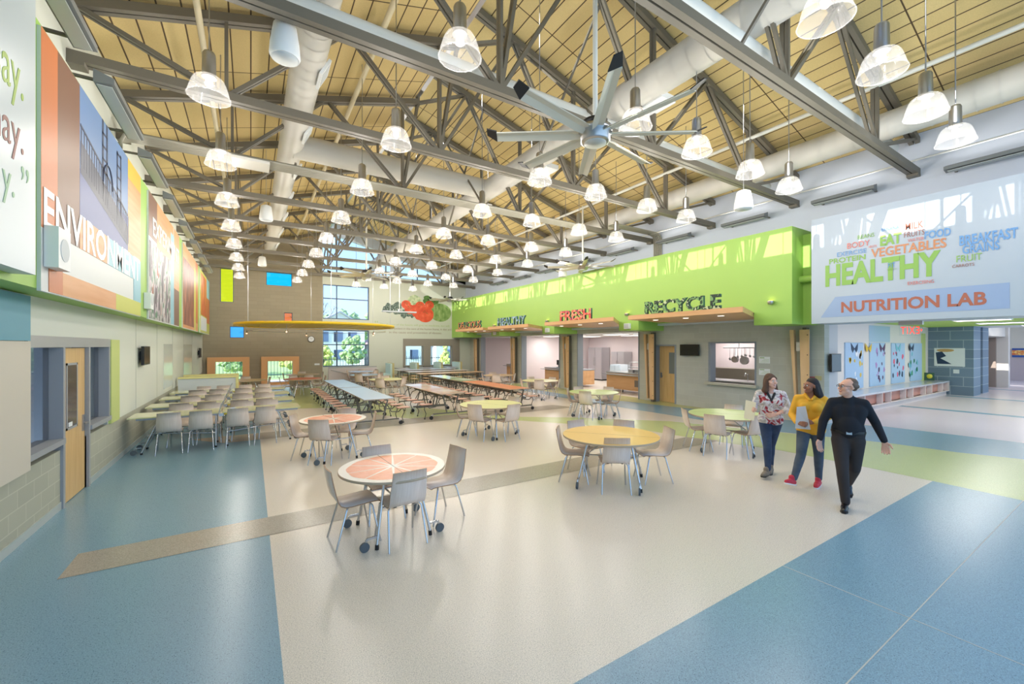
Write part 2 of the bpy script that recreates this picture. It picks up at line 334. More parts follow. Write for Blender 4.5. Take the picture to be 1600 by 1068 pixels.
poster('environment_poster', 6.0, 10.4, [(0, .42, 1.02 - .4, 2.62, 'o'), (.42, 1.1, .62, 2.62, 'br'), (1.1, 3.45, 1.02, 2.62, 'bl'), (1.1, 3.45, 1.02, 1.6, 'bd'), (3.45, 4.4, 1.02, 2.3, 'w'), (3.45, 4.4, 2.3, 2.62, 'ye'),
       (1.1, 2.25, .62, 1.02, 'w'), (2.25, 4.4, .62, 1.02, 'pb'), (.18, .55, -.01, .26, 'o'), (.55, 2.7, -.01, .24, 'w'), (2.7, 4.4, -.01, .24, 'ol'), (3.85, 4.4, .24, .62, 'pb')],
       'large poster reading ENVIRONMENT with a bridge picture on the left green wall', env)
pic1 = noise_mat('photo_collage_market', [(.0, (70, 60, 70)), (.38, (96, 84, 92)), (.45, (190, 180, 186)), (.52, (60, 120, 84)), (.58, (214, 206, 210)), (.66, (150, 70, 50))], 1.6, .45, (1, 2.2, .8), 2, True)
pic2 = noise_mat('photo_collage_brown', [(.3, (70, 44, 40)), (.5, (134, 74, 52)), (.7, (190, 130, 96))], 3, .45, (1, 2, .5))
pic3 = noise_mat('photo_collage_autumn', [(.3, (60, 50, 40)), (.5, (206, 96, 50)), (.65, (230, 170, 70))], 3, .45, (1, 3, .4))
def exp(o):
    MB().box(.03, .034, .06, 2.7, 0, 1.62).build('photo_print', pic1, o)
    text('lettering', 'EXPERIMENT', (.0345, .4, 1.78), (0, 1, 0), 3.8, .4, pm['wh'], o, .002, .02)
poster('experiment_poster', 11.15, 15.4, [(0, .9, 1.7, 2.62, 'br'), (.9, 3.2, 1.6, 2.62, 'w'), (2.75, 3.3, 0, 2.4, 'pb'), (3.3, 4.25, 1.0, 2.62, 'w'), (3.3, 4.25, 0, 1.0, 'br')],
       'poster reading EXPERIMENT with a market photo, second along the left wall', exp)
poster('photo_poster', 16.2, 20.5, [(0, 4.3, 0, 2.62, 'w'), (3.0, 3.5, 0, 2.3, 'ol'), (3.5, 4.3, .3, 2.62, 'o')], 'brown and orange photo poster, third along the left wall',
       lambda o: MB().box(.033, .036, .1, 2.9, .1, 2.2).build('photo_print', pic2, o))
poster('photo_poster', 21.3, 25.8, [(0, 4.5, 0, 2.62, 'ol'), (.3, 3.0, .1, .7, 'wh'), (3.0, 4.5, .5, 1.7, 'o'), (3.0, 4.5, 1.7, 2.62, 'pb')], 'orange autumn photo poster at the far end of the left wall',
       lambda o: MB().box(.033, .036, .3, 2.9, .75, 2.5).build('photo_print', pic3, o))
o = empty('quotation_board', (XLf, 0, 0), 0, 'huge white board with the word endings say. may. y. at the left edge', 'sign board')
MB().box(0, .15, .6, 5.48, 2.79, 6.6).build('board', mat('board_white', (196, 206, 210), .35), o)
text('lettering_say', 'say.', (.15, 4.74, 4.12), (0, 1, 0), .5, .36, mat('text_lime', (150, 178, 60), .5), o, .003, .0)
text('lettering_may', 'may.', (.15, 4.62, 3.68), (0, 1, 0), .62, .3, mat('text_brown', (140, 90, 80), .5), o, .003)
text('lettering_ending', 'y.', (.15, 4.88, 3.28), (0, 1, 0), .2, .26, mat('text_pale_green', (150, 186, 150), .5), o, .003)
text('lettering_quote_mark', '\u201d', (.15, 5.2, 3.56), (0, 1, 0), .14, .12, mat('text_pale_green'), o, .003)
# white speaker boxes at the foot of the posters
for i, (y, w_) in enumerate(((6.05, .42), (10.85, .36))):
    o = empty('wall_speaker_box', (XLf + (.03 if i == 0 else 0), y, 2.95 - .06 * i), 0, ['white square wall speaker over the lower left corner of the ENVIRONMENT poster', 'white speaker box on the green strip between ENVIRONMENT and EXPERIMENT posters'][i], 'speaker', 'white speaker boxes on the left wall')
    MB().box(0.005, .11, 0, w_ * .8, 0, .42 - i * .1).build('cabinet', white, o)
    MB().tube([(.11, w_ * .4, .2), (.115, w_ * .4, .2)], .12, 20).build('grille', mat('grille_grey', (200, 206, 210), .6), o)

# ------------------------------------------------------------------ far wall
YW = .3
wall_with_holes('wall_far_tan', tanblock, 'Y', YF, YW, XL, 3.58, 0, 9.2, [(-1.37, -.78, 4.47, 6.26), (.72, 1.99, 5.52, 6.26), (1.59, 2.01, 3.39, 4.03), (-.95, -.31, 2.58, 3.19), (-1.57, -.38, .25, 1.31), (.78, 2.01, .14, 1.3)])
mural = mat('mural_wall_paint', (206, 210, 196), .6)
wall_with_holes('wall_far_white', mural, 'Y', YF, YW, 3.58, XR + .2, 0, 6.5, [(3.6, 6.25, 3.75, 5.8), (3.6, 6.25, .9, 3.1), (8.55, 9.76, .87, 2.13), (10.25, 11.84, .87, 2.13)])
b = MB()    # wall over the gable window follows the right roof slope
b.prism([(3.58, YF, 8.95), (6.85, YF, 8.14), (11.08, YF, 6.91), (XR, YF, 6.4), (XR, YF, 7.3), (3.58, YF, 9.9)], (0, YW, 0)); b.box(11.08, XR, YF, YF + YW, 6.5, 7.0)
struct(b.build('wall_far_gable', wallwhite))
fr = mat('dark_mullion', (74, 92, 120), .4)
b = MB()
for x in (4.38,): b.box(x - .03, x + .03, YF + .08, YF + .16, .9, 3.1); b.box(x - .03, x + .03, YF + .08, YF + .16, 3.75, 5.8); b.box(x - .03, x + .03, YF + .08, YF + .16, 6.5, 8.8)
for z in (2.22, 4.98, .93, 3.07, 3.78, 5.78): b.box(3.6, 6.25, YF + .08, YF + .16, z - .03, z + .03)
for x in (3.61, 6.23): b.box(x - .03, x + .03, YF + .06, YF + .18, .9, 3.1); b.box(x - .03, x + .03, YF + .06, YF + .18, 3.75, 5.8)
for x in (6.9, 9.4): b.box(x - .03, x + .03, YF + .08, YF + .16, 6.5, 8.1 - (x - 6.9) * .29)
b.box(7.6, 8.3, YF + .05, YF + .2, 6.5, 8.0, 1)
b.box(3.58, 11.08, YF + .05, YF + .18, 6.46, 6.54)
w = struct(b.build('window_4', [fr, wallwhite]))
b = MB(); b.box(3.6, 6.25, YF + .12, YF + .125, .9, 5.8); b.prism([(3.58, YF + .12, 6.5), (11.08, YF + .12, 6.5), (11.08, YF + .12, 6.95), (3.58, YF + .12, 8.95)], (0, .005, 0)); b.build('glass_pane', glass, w)
for i, (x0, x1, z0, z1, t, nm) in enumerate(((-1.37, -.78, 4.47, 6.26, (.95, .85, .12), 'yellow_glass'), (.72, 1.99, 5.52, 6.26, (.1, .75, .9), 'cyan_glass'), (1.59, 2.01, 3.39, 4.03, (1, .42, .18), 'orange_glass'), (-.95, -.31, 2.58, 3.19, (.25, .62, .95), 'blue_glass'))):
    b = MB(); e = .03
    b.box(x0, x1, YF + .1, YF + .15, z0, z0 + e).box(x0, x1, YF + .1, YF + .15, z1 - e, z1).box(x0, x0 + e, YF + .1, YF + .15, z0, z1).box(x1 - e, x1, YF + .1, YF + .15, z0, z1)
    w = struct(b.build('window_%d' % (5 + i), fr)); MB().box(x0, x1, YF + .12, YF + .125, z0, z1).build('glass_pane', glass_mat(nm, t, .05), w)
ow = mat('orange_wood_trim', (226, 170, 116), .45)
for i, (x0, x1, z1, gx0, gx1, gz0, gz1) in enumerate(((-1.91, -.06, 1.55, -1.57, -.38, .25, 1.31), (.48, 2.33, 1.55, .78, 2.01, .14, 1.3))):
    b = MB(); y0, y1 = YF - .22, YF
    b.box(x0, gx0, y0, y1, 0, z1).box(gx1, x1, y0, y1, 0, z1).box(gx0, gx1, y0, y1, gz1, z1).box(gx0, gx1, y0, y1, 0, gz0)
    w = struct(b.build('window_%d' % (9 + i), ow)); MB().box(gx0, gx1, YF + .12, YF + .125, gz0, gz1).build('glass_pane', glass, w)
b = MB(); a = mat('alcove_taupe', (148, 142, 130), .6)
for x0, x1 in ((8.4, 8.55), (9.76, 10.25), (11.84, 12.4)): b.box(x0, x1, YF - .06, YF, .0, 2.13)
b.box(8.4, 12.4, YF - .06, YF, 2.13, 2.62); b.box(8.4, 12.4, YF - .12, YF, .8, .87)
for x0, x1 in ((8.55, 9.76), (10.25, 11.84)): b.box(x1 - .08, x1 - .03, YF + .02, YF + .12, .87, 2.13); b.box(x0, x0 + .04, YF + .02, YF + .12, .87, 2.13)
w = struct(b.build('window_11', a)); b = MB(); b.box(8.55, 9.76, YF + .1, YF + .105, .87, 2.13); b.box(10.25, 11.84, YF + .1, YF + .105, .87, 2.13); b.build('glass_pane', glass, w)
# clock, exit box on far wall
o = empty('wall_clock', (2.97, YF, 2.54), 0, 'round white wall clock on the tan wall left of the tall window', 'clock')
MB().tube([(0, 0, 0), (0, -.05, 0)], .18, 24).build('case', black, o); MB().tube([(0, -.05, 0), (0, -.055, 0)], .155, 24).build('dial', white, o)
MB().bar((0, -.058, 0), (-.05, -.058, .07), .004, .012).bar((0, -.058, 0), (.09, -.058, .06), .004, .01).build('hands', black, o)
MB().box(3.15, 3.42, YF - .03, YF, 1.02, 1.12).build('wall_plate', white)
tag(bpy.data.objects['wall_plate'], 'small white plate low on the tan wall near the tall window', 'wall plate')
# mural of vegetables, painted flat on the far wall
o = empty('vegetable_mural', (0, YF, 0), 0, 'wall mural of kale, cauliflower, red tomatoes and melon above the quotation', 'mural')
def blob2(bb, x, z, rx, rz, mi, n=20, lv=0, wob=0):
    y = -.003 - .0012 * lv
    bb.poly([(x + rx * math.cos(-t * 2 * math.pi / n) * (1 + wob * random.uniform(-1, 1)), y, z + rz * math.sin(-t * 2 * math.pi / n) * (1 + wob * random.uniform(-1, 1))) for t in range(n)], mi)
bb = MB(); rk = noise_mat('kale_print', [(.35, (44, 60, 56)), (.5, (84, 104, 92)), (.65, (160, 176, 164))], 14, .6)
for i in range(34):
    t = random.random(); x = 7.2 + 2.3 * t; z = 4.55 - .25 * t + random.uniform(-.32, .42) * (1 - abs(t - .45)); blob2(bb, x, z, random.uniform(.14, .24), random.uniform(.12, .2), 0, 11, i * .1, .18)
bb.build('kale_picture', rk, o)
bb = MB(); blob2(bb, 9.2, 5.0, .55, .5, 0, 20, 4, .07); blob2(bb, 9.4, 4.75, .35, .3, 0, 20, 4.5, .07); bb.build('cauliflower_picture', noise_mat('cauliflower_print', [(.3, (120, 160, 100)), (.6, (214, 222, 186))], 5, .6), o)
bb = MB()
for x, z in ((10.05, 5.35), (10.3, 5.15), (10.55, 5.0), (10.15, 5.0), (10.65, 5.2), (10.0, 5.15)): blob2(bb, x, z, .26, .2, 0, 14, 4 + x - 10, .12)
bb.build('broccoli_picture', noise_mat('broccoli_print', [(.35, (50, 96, 44)), (.65, (120, 160, 84))], 18, .6), o)
bb = MB(); blob2(bb, 11.0, 4.42, .78, .62, 0, 28, 6); bb.build('melon_picture', noise_mat('melon_print', [(.3, (96, 136, 62)), (.7, (170, 192, 128))], 2.5, .6, (2, 1, 1)), o)
bb = MB()
for i, (x, z, r) in enumerate(((8.6, 4.85, .32), (8.85, 4.55, .36), (9.3, 4.3, .3), (9.55, 4.8, .34), (10.2, 4.9, .32), (9.2, 4.6, .3), (9.9, 4.25, .6), (9.45, 4.1, .26))):
    blob2(bb, x, z, r, r * .88, 0, 24, 8 + i * .3)
bb.build('tomato_picture', noise_mat('tomato_print', [(.3, (214, 70, 40)), (.6, (236, 96, 60)), (.8, (246, 150, 120))], 3, .5), o)
bb = MB()
for i, (x, z) in enumerate(((8.6, 4.95), (8.85, 4.65), (9.55, 4.92), (9.92, 4.4), (10.2, 4.98))):
    for k in range(5): a_ = k * 1.256 + i; bb.prism([(x, -.02, z), (x + .16 * math.cos(a_) - .02 * math.sin(a_), -.02, z + .16 * math.sin(a_)), (x + .16 * math.cos(a_ + .25), -.02, z + .12 * math.sin(a_ + .25))], (0, -.001, 0))
bb.build('tomato_leaves_picture', mat('leaf_green', (70, 110, 50), .6), o)
tg1, tg2 = mat('quote_green', (176, 196, 134), .6), mat('quote_brown', (156, 140, 116), .6)
text('quotation_line', 'The doctor of the future will give no medicine, but will', (6.9, 0, 3.42), (1, 0, 0), 4.75, .17, tg1, o, .004)
text('quotation_line', 'interest his patient in the care of the human frame, in diet and', (6.9, 0, 3.17), (1, 0, 0), 4.9, .17, tg2, o, .004)
text('quotation_line', 'in the cause and prevention of disease.', (7.5, 0, 2.92), (1, 0, 0), 3.6, .17, tg2, o, .004)
text('quotation_mark', '\u201c', (6.6, 0, 3.62), (1, 0, 0), .2, .12, tg1, o, .004)
# ramp wall with handrail under the tall window
o = empty('ramp_parapet', (3.6, 24.6, 0), 0, 'low white ramp parapet with grey handrail beneath the tall window', 'parapet')
MB().prism([(0, 0, 0), (2.6, 0, 0), (2.6, 0, .9), (0, 0, .9)], (0, .15, 0)).build('parapet_wall', mat('parapet_paint', (216, 206, 206), .5), o)
MB().tube([(.1, -.08, .82), (2.1, -.08, .3)], .02).tube([(0, .05, .95), (2.6, .05, .95)], .025).build('handrail', hm, o)

# ------------------------------------------------------------------ right side
b = MB(); b.box(XU, XU + .25, YB, YF, 2.9, 7.3); struct(b.build('wall_right_upper', wallwhite))
canops = [(5.41, 8.94, .8), (9.55, 13.25, 1.65), (14.4, 17.9, 1.7), (18.4, 21.7, 1.7)]
low = [(5.24, 6.2), (10.27, 11.2), (15.2, 16.1), (20.2, 21.1), (25.0, YF)]
b = MB(); b.box(XF, XU, 5.24, YF, 3.08, 5.25)
for y0, y1 in low: b.box(XF, XR, y0, y1, 2.72, 3.08)
b.box(12.45, XU, 4.8, 5.24, 2.72, 5.1); b.tube([(12.3, 4.85, 3.9), (12.3, 5.24, 3.9)], .09, 10)
for y0, y1 in ((6.2, 10.27), (11.2, 15.2), (16.1, 20.2), (21.1, 25.0)): b.box(XU - .3, XR, y0, y1, 2.98, 3.08)
struct(b.build('wall_right_fascia', green))
cn = ['RECYCLE', 'FRESH', 'HEALTHY', 'DELICIOUS']
CX0 = 9.85
for (y0, y1, sh), nm in zip(canops, cn):
    o = empty('wood_canopy', (CX0, y0, 2.95), 0, 'warm wood entrance canopy carrying the %s letters' % nm, 'canopy', 'wood canopies along the green wall')
    back = XR - CX0; k = sh / (XF - CX0); L = y1 - y0
    MB().prism([(0, 0, 0), (XF - CX0, sh, 0), (XF - CX0, L + sh * .55, 0), (0, L, 0)], (0, 0, .13)).build('canopy_slab', canopy, o)
    MB().box(XF - CX0, back - .01, sh + .02, L + sh * .3, .0, .03).build('inner_soffit', canopy, o)
    for i in range(3):
        yy = L * (.2 + .3 * i) + sh * .4
        MB().tube([(.8, yy, -.004), (.8, yy, .004)], .08, 16).build('downlight', mat('lens_glow', (255, 250, 240), emit=(255, 248, 236), es=2.5), o)
def collage(nm, *cs): return noise_mat(nm, [(i / len(cs) * .5 + .25, c) for i, c in enumerate(cs)], 7, .5, (1, 1, 1), 2, True)
for word, y0, y1, m, lab in (('RECYCLE', 6.0, 8.35, collage('leafy_print', (40, 70, 44), (120, 160, 100), (30, 50, 40), (190, 204, 160)), 'standing letters RECYCLE in leafy green print on their wood canopy'),
                        ('FRESH', 10.65, 12.35, collage('berry_print', (150, 80, 130), (214, 70, 60), (240, 150, 120), (120, 50, 60)), 'standing letters FRESH in red berry print on their wood canopy'),
                        ('HEALTHY', 14.7, 17.05, collage('blue_print', (60, 90, 110), (150, 180, 200), (90, 110, 100), (120, 170, 220)), 'standing letters HEALTHY in blue grey print on their wood canopy'),
                        ('DELICIOUS', 18.75, 21.45, collage('fruit_print', (200, 70, 50), (60, 80, 60), (230, 140, 80), (70, 40, 50)), 'standing letters DELICIOUS in red and dark fruit print on their wood canopy')):
    o = text('sign_letters', word, (CX0 + .12, y1, 3.085), (0, -1, 0), y1 - y0, .37, m, None, .07, .035); tag(o, lab, 'sign letters')
    o.data.materials.append(mat('letter_side_teal', (36, 96, 84), .5))
    for p in o.data.polygons:
        if abs(p.normal.x) < .5: p.material_index = 1
# lower wall
wall_with_holes('wall_right_lower', greyblock, 'X', XR, .3, 5.06, YF, 0, 2.98, [(6.9, 8.4, .93, 2.24), (9.78, 10.62, 0, 2.16), (11.47, 15.15, 0, 2.72), (16.56, 20.0, 0, 2.72), (21.2, 25, 0, 2.72)])
hm2 = mat('blue_grey_jamb', (138, 146, 156), .45)
b = MB()
for y0, y1 in ((11.47, 15.15), (16.56, 20.0), (21.2, 25)): b.box(XR - .02, XR + .32, y0 - .04, y0 + .01, 0, 2.72); b.box(XR - .02, XR + .32, y1 - .01, y1 + .04, 0, 2.72)
b.box(XR - .01, XR + .31, 8.38, 8.45, .93, 2.23); b.box(XR - .01, XR + .31, 6.86, 6.91, .93, 2.23); b.box(XR - .01, XR + .31, 6.86, 8.45, 2.23, 2.28)
b.box(XR - .01, XR + .31, 9.72, 9.79, 0, 2.14); b.box(XR - .01, XR + .31, 10.61, 10.68, 0, 2.14); b.box(XR - .01, XR + .31, 9.72, 10.68, 2.14, 2.2)
struct(b.build('trim_2', hm2))
MB().box(XR - .14, XR + .3, 6.8, 8.52, .85, .93).build('trim_3', mat('stone_sill', (190, 186, 168), .4)); struct(bpy.data.objects['trim_3'])
d = struct(empty('door_2', (XR + .2, 10.2, 0)))
MB().box(0, .045, -.42, .42, .01, 2.14).build('door_leaf', doorwood, d)
MB().box(-.006, 0, -.36, -.02, 1.1, 1.9).build('glass_pane', mat('vision_glass_grey', (128, 134, 134), .12), d)
MB().box(-.02, 0, .3, .36, .92, 1.12).tube([(-.0, .33, 1.0), (-.06, .33, 1.0), (-.06, .22, 1.0)], .011).build('door_handle', alu, d)
# wood light columns
for i, y in enumerate((5.55, 10.75, 15.75, 20.6, 25.4)):
    o = empty('wood_light_column', (XR - .28, y, 0), 0, ['tall wood slat light column behind the two women, right of the serving window', 'tall wood slat light column between the FRESH opening and the maple door', 'tall wood slat light column between the HEALTHY and FRESH openings',
         'tall wood slat light column between the DELICIOUS and HEALTHY openings', 'farthest wood slat light column near the alcove windows'][i], 'light column', 'wood slat light columns')
    MB().prism([(0, -.24, .1), (0, -.06, .1), (0, -.0, 2.6), (0, -.24, 2.6)], (.03, 0, 0)).build('front_slat', wood, o)
    MB().prism([(.02, .06, .12), (.02, .10, .12), (.02, .26, 2.6), (.02, .16, 2.6)], (.12, 0, 0)).build('leaning_slat', wood, o)
    MB().box(.08, .26, -.14, -.04, 0, 2.66).build('steel_post', steel, o)
    MB().box(.04, .1, -.02, .1, 2.0, 2.25).build('lamp_box', alu, o)
    bb = MB()
    for k in range(5): bb.tube([(-.008, -.2, .25 + k * .55), (.0, -.2, .25 + k * .55)], .014, 8)
    bb.build('bolts', black, o)
# ring beam lights: green drop box fixtures
for i, y in enumerate((5.72, 10.75, 15.65, 20.65)):
    o = empty('uplight', (XF, y, 3.32), 0, ['small round uplight on the green wall right of RECYCLE', 'small round uplight on the green wall between FRESH and RECYCLE', 'small round uplight on the green wall between HEALTHY and FRESH', 'small round uplight on the green wall between DELICIOUS and HEALTHY'][i], 'wall light', 'uplights on the green wall')
    MB().lathe([(.02, -.07), (.07, -.05), (.08, .0), (.08, .03)], (-.08, 0, 0), 16).build('cup', alu, o)
    MB().tube([(-.08, 0, .031), (-.08, 0, .034)], .06, 14).build('lens', mat('warm_lens', (255, 220, 120), emit=(255, 214, 110), es=6), o)
    if i:
        o = empty('wall_speaker', (XF, y - .0, 2.78), 0, 'white box speaker under the uplight %s' % ['', 'between FRESH and RECYCLE', 'between HEALTHY and FRESH', 'between DELICIOUS and HEALTHY'][i], 'speaker', 'white box speakers on the green wall')
        MB().box(-.09, 0, -.13, .13, 0, .2).build('cabinet', white, o); MB().box(-.094, -.09, -.11, .11, .02, .18).build('grille', mat('grille_grey'), o)
# TV screens
def screen(loc, rz, w_, h_, label):
    o = empty('television', loc, rz, label, 'television'); MB().box(-w_ / 2, w_ / 2, -.11, -.06, 0, h_).build('casing', tvb, o)
    MB().box(-w_ / 2 + .02, w_ / 2 - .02, -.113, -.11, .02, h_ - .02).build('screen', tv, o); MB().box(-.1, .1, -.06, 0, h_ / 2 - .1, h_ / 2 + .1).build('wall_bracket', black, o); return o
screen((XR, 9.12, 1.8), R(-90), .74, .4, 'black television on the grey block wall between maple door and serving window')
screen((XL, 12.5, 1.72), R(90), .66, .42, 'black television on the left wall above the chairs')
screen((XL, 24.6, 1.6), R(90), .6, .45, 'small black television at the far end of the left wall')
screen((13.72, 5.06, 1.43), 0, .62, .5, 'black television on the light column beside the corridor display wall')
# notices & switches near the serving window
for i, (y, z0, z1, m, lab) in enumerate(((6.62, 1.62, 1.82, white, 'upper white notice sheet right of the serving window'), (6.62, 1.26, 1.45, white, 'lower white notice sheet right of the serving window'))):
    o = empty('notice_sheet', (XR, y, z0), 0, lab, 'notice', 'notices by the serving window'); MB().box(-.006, 0, -.16, .16, 0, z1 - z0).build('paper', m, o)
    bb = MB(); bb.box(-.008, -.006, -.0, .14, .15, .175)
    for k in range(4): bb.box(-.008, -.006, -.14, .12 - .03 * k, .03 + .028 * k, .036 + .028 * k)
    bb.build('printed_lines', mat('print_green', (150, 180, 120), .6), o)
o = empty('thermostat', (XR, 11.0, 1.35), 0, 'white thermostat with two switches beside the maple door', 'thermostat')
MB().box(-.03, 0, -.06, .06, 0, .13).build('body', white, o); MB().box(-.015, 0, -.02, .02, -.16, -.06).build('switch', white, o)
o = empty('fire_alarm', (XR, 5.35, 1.15), 0, 'small red fire alarm pull beside the wood column', 'fire alarm')
MB().box(-.05, 0, -.07, .07, 0, .14).build('housing', mat('alarm_red', (190, 40, 60), .4), o); MB().box(-.056, -.05, -.03, .03, .04, .1).build('handle', white, o)
MB().box(XR - .01, XR, 5.12, 5.28, 1.2, 1.32).build('switch_plate', mat('brass_plate', (190, 180, 130), .4)); tag(bpy.data.objects['switch_plate'], 'brass coloured switch plate right of the red fire alarm', 'switch')

# NUTRITION LAB sign
o = empty('nutrition_lab_sign', (XF, 0, 2.70), 0, 'big pale blue hanging sign reading HEALTHY and NUTRITION LAB', 'sign')
MB().box(0, XU - XF, -2.0, 4.8, 0, 2.58).build('sign_box', mat('sign_pale_blue', (178, 190, 204), .4), o)
SB = mat('sign_banner_blue', (150, 172, 208), .4); SG = mat('sign_green', (140, 184, 90), .5); SBr = mat('sign_brown', (176, 104, 84), .5)
MB().prism([(-.004, 4.6, .14), (-.004, 1.6, .14), (-.004, 1.6, .62), (-.004, 4.3, .62)], (.003, 0, 0)).build('banner_strip', SB, o)
SWN = [0]
def sw(s, y, z, w_, h_, m, bold=.0): SWN[0] += 1; text('lettering', s, (-.0065 - .0006 * SWN[0], y, z - 2.70), (0, -1, 0), w_, h_, m, o, .002, bold)
sw('NUTRITION LAB', 4.18, 2.93, 2.3, .26, SBr, .03); sw('HEALTHY', 4.5, 3.58, 2.0, .52, SG, .04); sw('VEGETABLES', 3.62, 4.13, 1.2, .2, mat('sign_orange', (206, 140, 100), .5), .02)
c1, c2, c3 = mat('sign_sky', (110, 160, 214), .5), mat('sign_rose', (226, 130, 120), .5), mat('sign_pinkbrown', (160, 110, 100), .5)
sw('PROTEIN', 4.42, 4.12, .70, .12, SG, .02); sw('EAT', 3.46, 4.36, .36, .24, SG, .04); sw('MILK', 3.04, 4.62, .28, .14, SBr, .01); sw('FRUITS', 3.06, 4.46, .32, .12, c3); sw('FOOD', 2.74, 4.36, .38, .16, c1, .02)
sw('BREAKFAST', 2.24, 4.12, .74, .2, c1, .03); sw('GRAINS', 2.2, 3.95, .48, .17, c1, .02); sw('FRUIT', 2.28, 3.8, .34, .13, SG); sw('CARROTS', 2.34, 3.7, .3, .06, c3)
sw('EXERCISING', 3.0, 3.44, .4, .07, c2); sw('EXERCISE', 4.26, 4.27, .56, .1, c1); sw('BODY', 4.06, 4.42, .42, .13, c2); sw('BEANS', 3.86, 4.6, .3, .09, SG); sw('BANANA', 3.44, 4.68, .3, .07, c1)
sw('WATER', 3.0, 4.35, .25, .07, c2); sw('FIT', 3.32, 3.86, .12, .1, c1); sw('HEALTH', 3.66, 4.36, .14, .05, c2); sw('VARIETY', 3.34, 3.8, .16, .035, SG)
o = empty('exit_sign', (12.55, 3.13, 2.70), 0, 'glass exit sign with red letters hanging under the nutrition lab sign', 'exit sign')
MB().box(-.05, .05, -.2, .2, -.08, 0).build('housing', alu, o); MB().box(-.004, .004, -.2, .2, -.32, -.08).build('glass_pane', glass, o)
er = mat('exit_red', (255, 60, 50), .4, emit=(255, 50, 40), es=2.2)
text('lettering', 'EXIT', (.005, -.14, -.28), (0, 1, 0), .31, .16, er, o, .003, .0, 0, 1.25); MB().prism([(.005, -.165, -.235), (.005, -.165, -.165), (.005, -.19, -.2)], (.003, 0, 0)).build('arrow', er, o)
# corridor beyond the sign
b = MB(); b.box(XR + .3, 14.1, 5.06, 5.9, 0, 2.98); struct(b.build('wall_corridor_column', mat('corridor_column', (206, 202, 204), .6)))
b = MB(); b.box(14.1, 26, 5.9, 6.1, 0, 2.98); b.box(19.1, 21.2, 5.894, 5.9, 2.26, 2.9, 1); b.box(25.0, 25.6, 5.894, 5.9, .3, 2.7, 2); b.box(14.1, 25.0, 5.89, 5.9, 2.27, 2.29)
struct(b.build('wall_corridor', [mat('corridor_white', (226, 218, 212), .6), mat('corridor_blue', (170, 196, 216), .6), lime2]))
b = MB(); b.box(XU + .25, 19.5, YB, 6.1, 2.98, 3.06, 1); b.box(19.5, 26.0, YB, 6.1, 2.98, 3.06); b.box(26.0, 29, YB, 6.1, 2.98, 3.06, 1); struct(b.build('ceiling', [mat('lime_ceiling', (176, 208, 96), .6), white]))
b = MB(); b.box(29, 42, -1, 9, 3.4, 3.5); struct(b.build('ceiling', white))
b = MB(); b.box(26, 27.2, 4.5, 6.1, 0, 3.0); struct(b.build('wall_corridor_pier', blueblock))
b = MB(); b.box(27.9, 29.0, 4.55, 6.1, 0, 3.0); struct(b.build('wall_corridor_pier_far', blueblock))
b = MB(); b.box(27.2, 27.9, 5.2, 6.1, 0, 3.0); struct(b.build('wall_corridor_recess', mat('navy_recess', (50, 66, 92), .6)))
b = MB(); b.box(29.0, 33.0, 6.0, 6.2, 0, 3.4); b.box(32.8, 33.1, 4.9, 6.0, 0, 2.6); b.box(29, 33, 4.6, 6.2, 2.62, 3.4, 1); b.box(33.0, 33.4, 4.5, 4.9, 0, 3.4, 1)
struct(b.build('wall_corridor_alcove', [mat('alcove_brown', (150, 134, 124), .6), mat('alcove_header', (212, 204, 196), .6)]))
b = MB(); b.box(40, 40.3, -1, 9, 0, 3.4); b.box(39.96, 40, 2, 9, 1.95, 3.4, 1); struct(b.build('wall_corridor_end', [mat('mauve_wall', (186, 168, 168), .6), cream]))
o = empty('banner', (39.94, 4.55, 1.7), 0, 'blue and orange banner on the far corridor wall', 'banner')
MB().box(-.01, 0, -1.0, .75, -.25, .3).box(-.014, -.01, -1.0, .75, -.12, .18, 1).build('cloth', [mat('banner_blue', (40, 80, 150), .6), noise_mat('banner_print', [(.4, (214, 110, 60)), (.6, (240, 200, 110))], 8, .6)], o)
# bench with cubbies
o = empty('cubby_bench', (14.2, 5.2, 0), 0, 'long white bench with reddish cubbies under the corridor display wall', 'bench')
L = 25.9 - 14.2
MB().box(0, L, .1, .7, 0, .2).build('plinth', mat('bench_white', (226, 214, 212), .5), o); MB().box(0, L, 0, .7, .56, .62).build('bench_top', mat('bench_top_gloss', (196, 196, 204), .15), o)
MB().box(0, L, .16, .18, .2, .56).build('back_panel', mat('cubby_terracotta', (196, 134, 118), .5), o)
bb = MB(); x = 0; k = 0
while x < L: bb.box(x, x + .04, 0, .16, .2, .56); x += (1.5, .8)[k % 2]; k += 1
bb.box(L - .04, L, 0, .6, .2, .56); bb.box(0, L, 0, .6, .18, .2); bb.build('dividers', mat('bench_white'), o)
bluep = mat('display_pale_blue', (170, 198, 228), .6)
for i, (x0, x1) in enumerate(((16.95, 18.5), (19.1, 20.6), (21.3, 22.8), (23.5, 25))):
    o = MB().box(x0, x1, 5.87, 5.9, .66, 2.26).build('display_panel', bluep); tag(o, ['pale blue display panel nearest the light column', 'second pale blue display panel from the light column', 'third pale blue display panel from the light column', 'pale blue display panel nearest the blue block pier'][i], 'display panel', 'pale blue panels on the corridor wall')
cc = [(240, 240, 244), (90, 60, 100), (230, 90, 120), (60, 150, 110), (230, 190, 60), (180, 140, 200), (40, 60, 90), (120, 190, 210)]
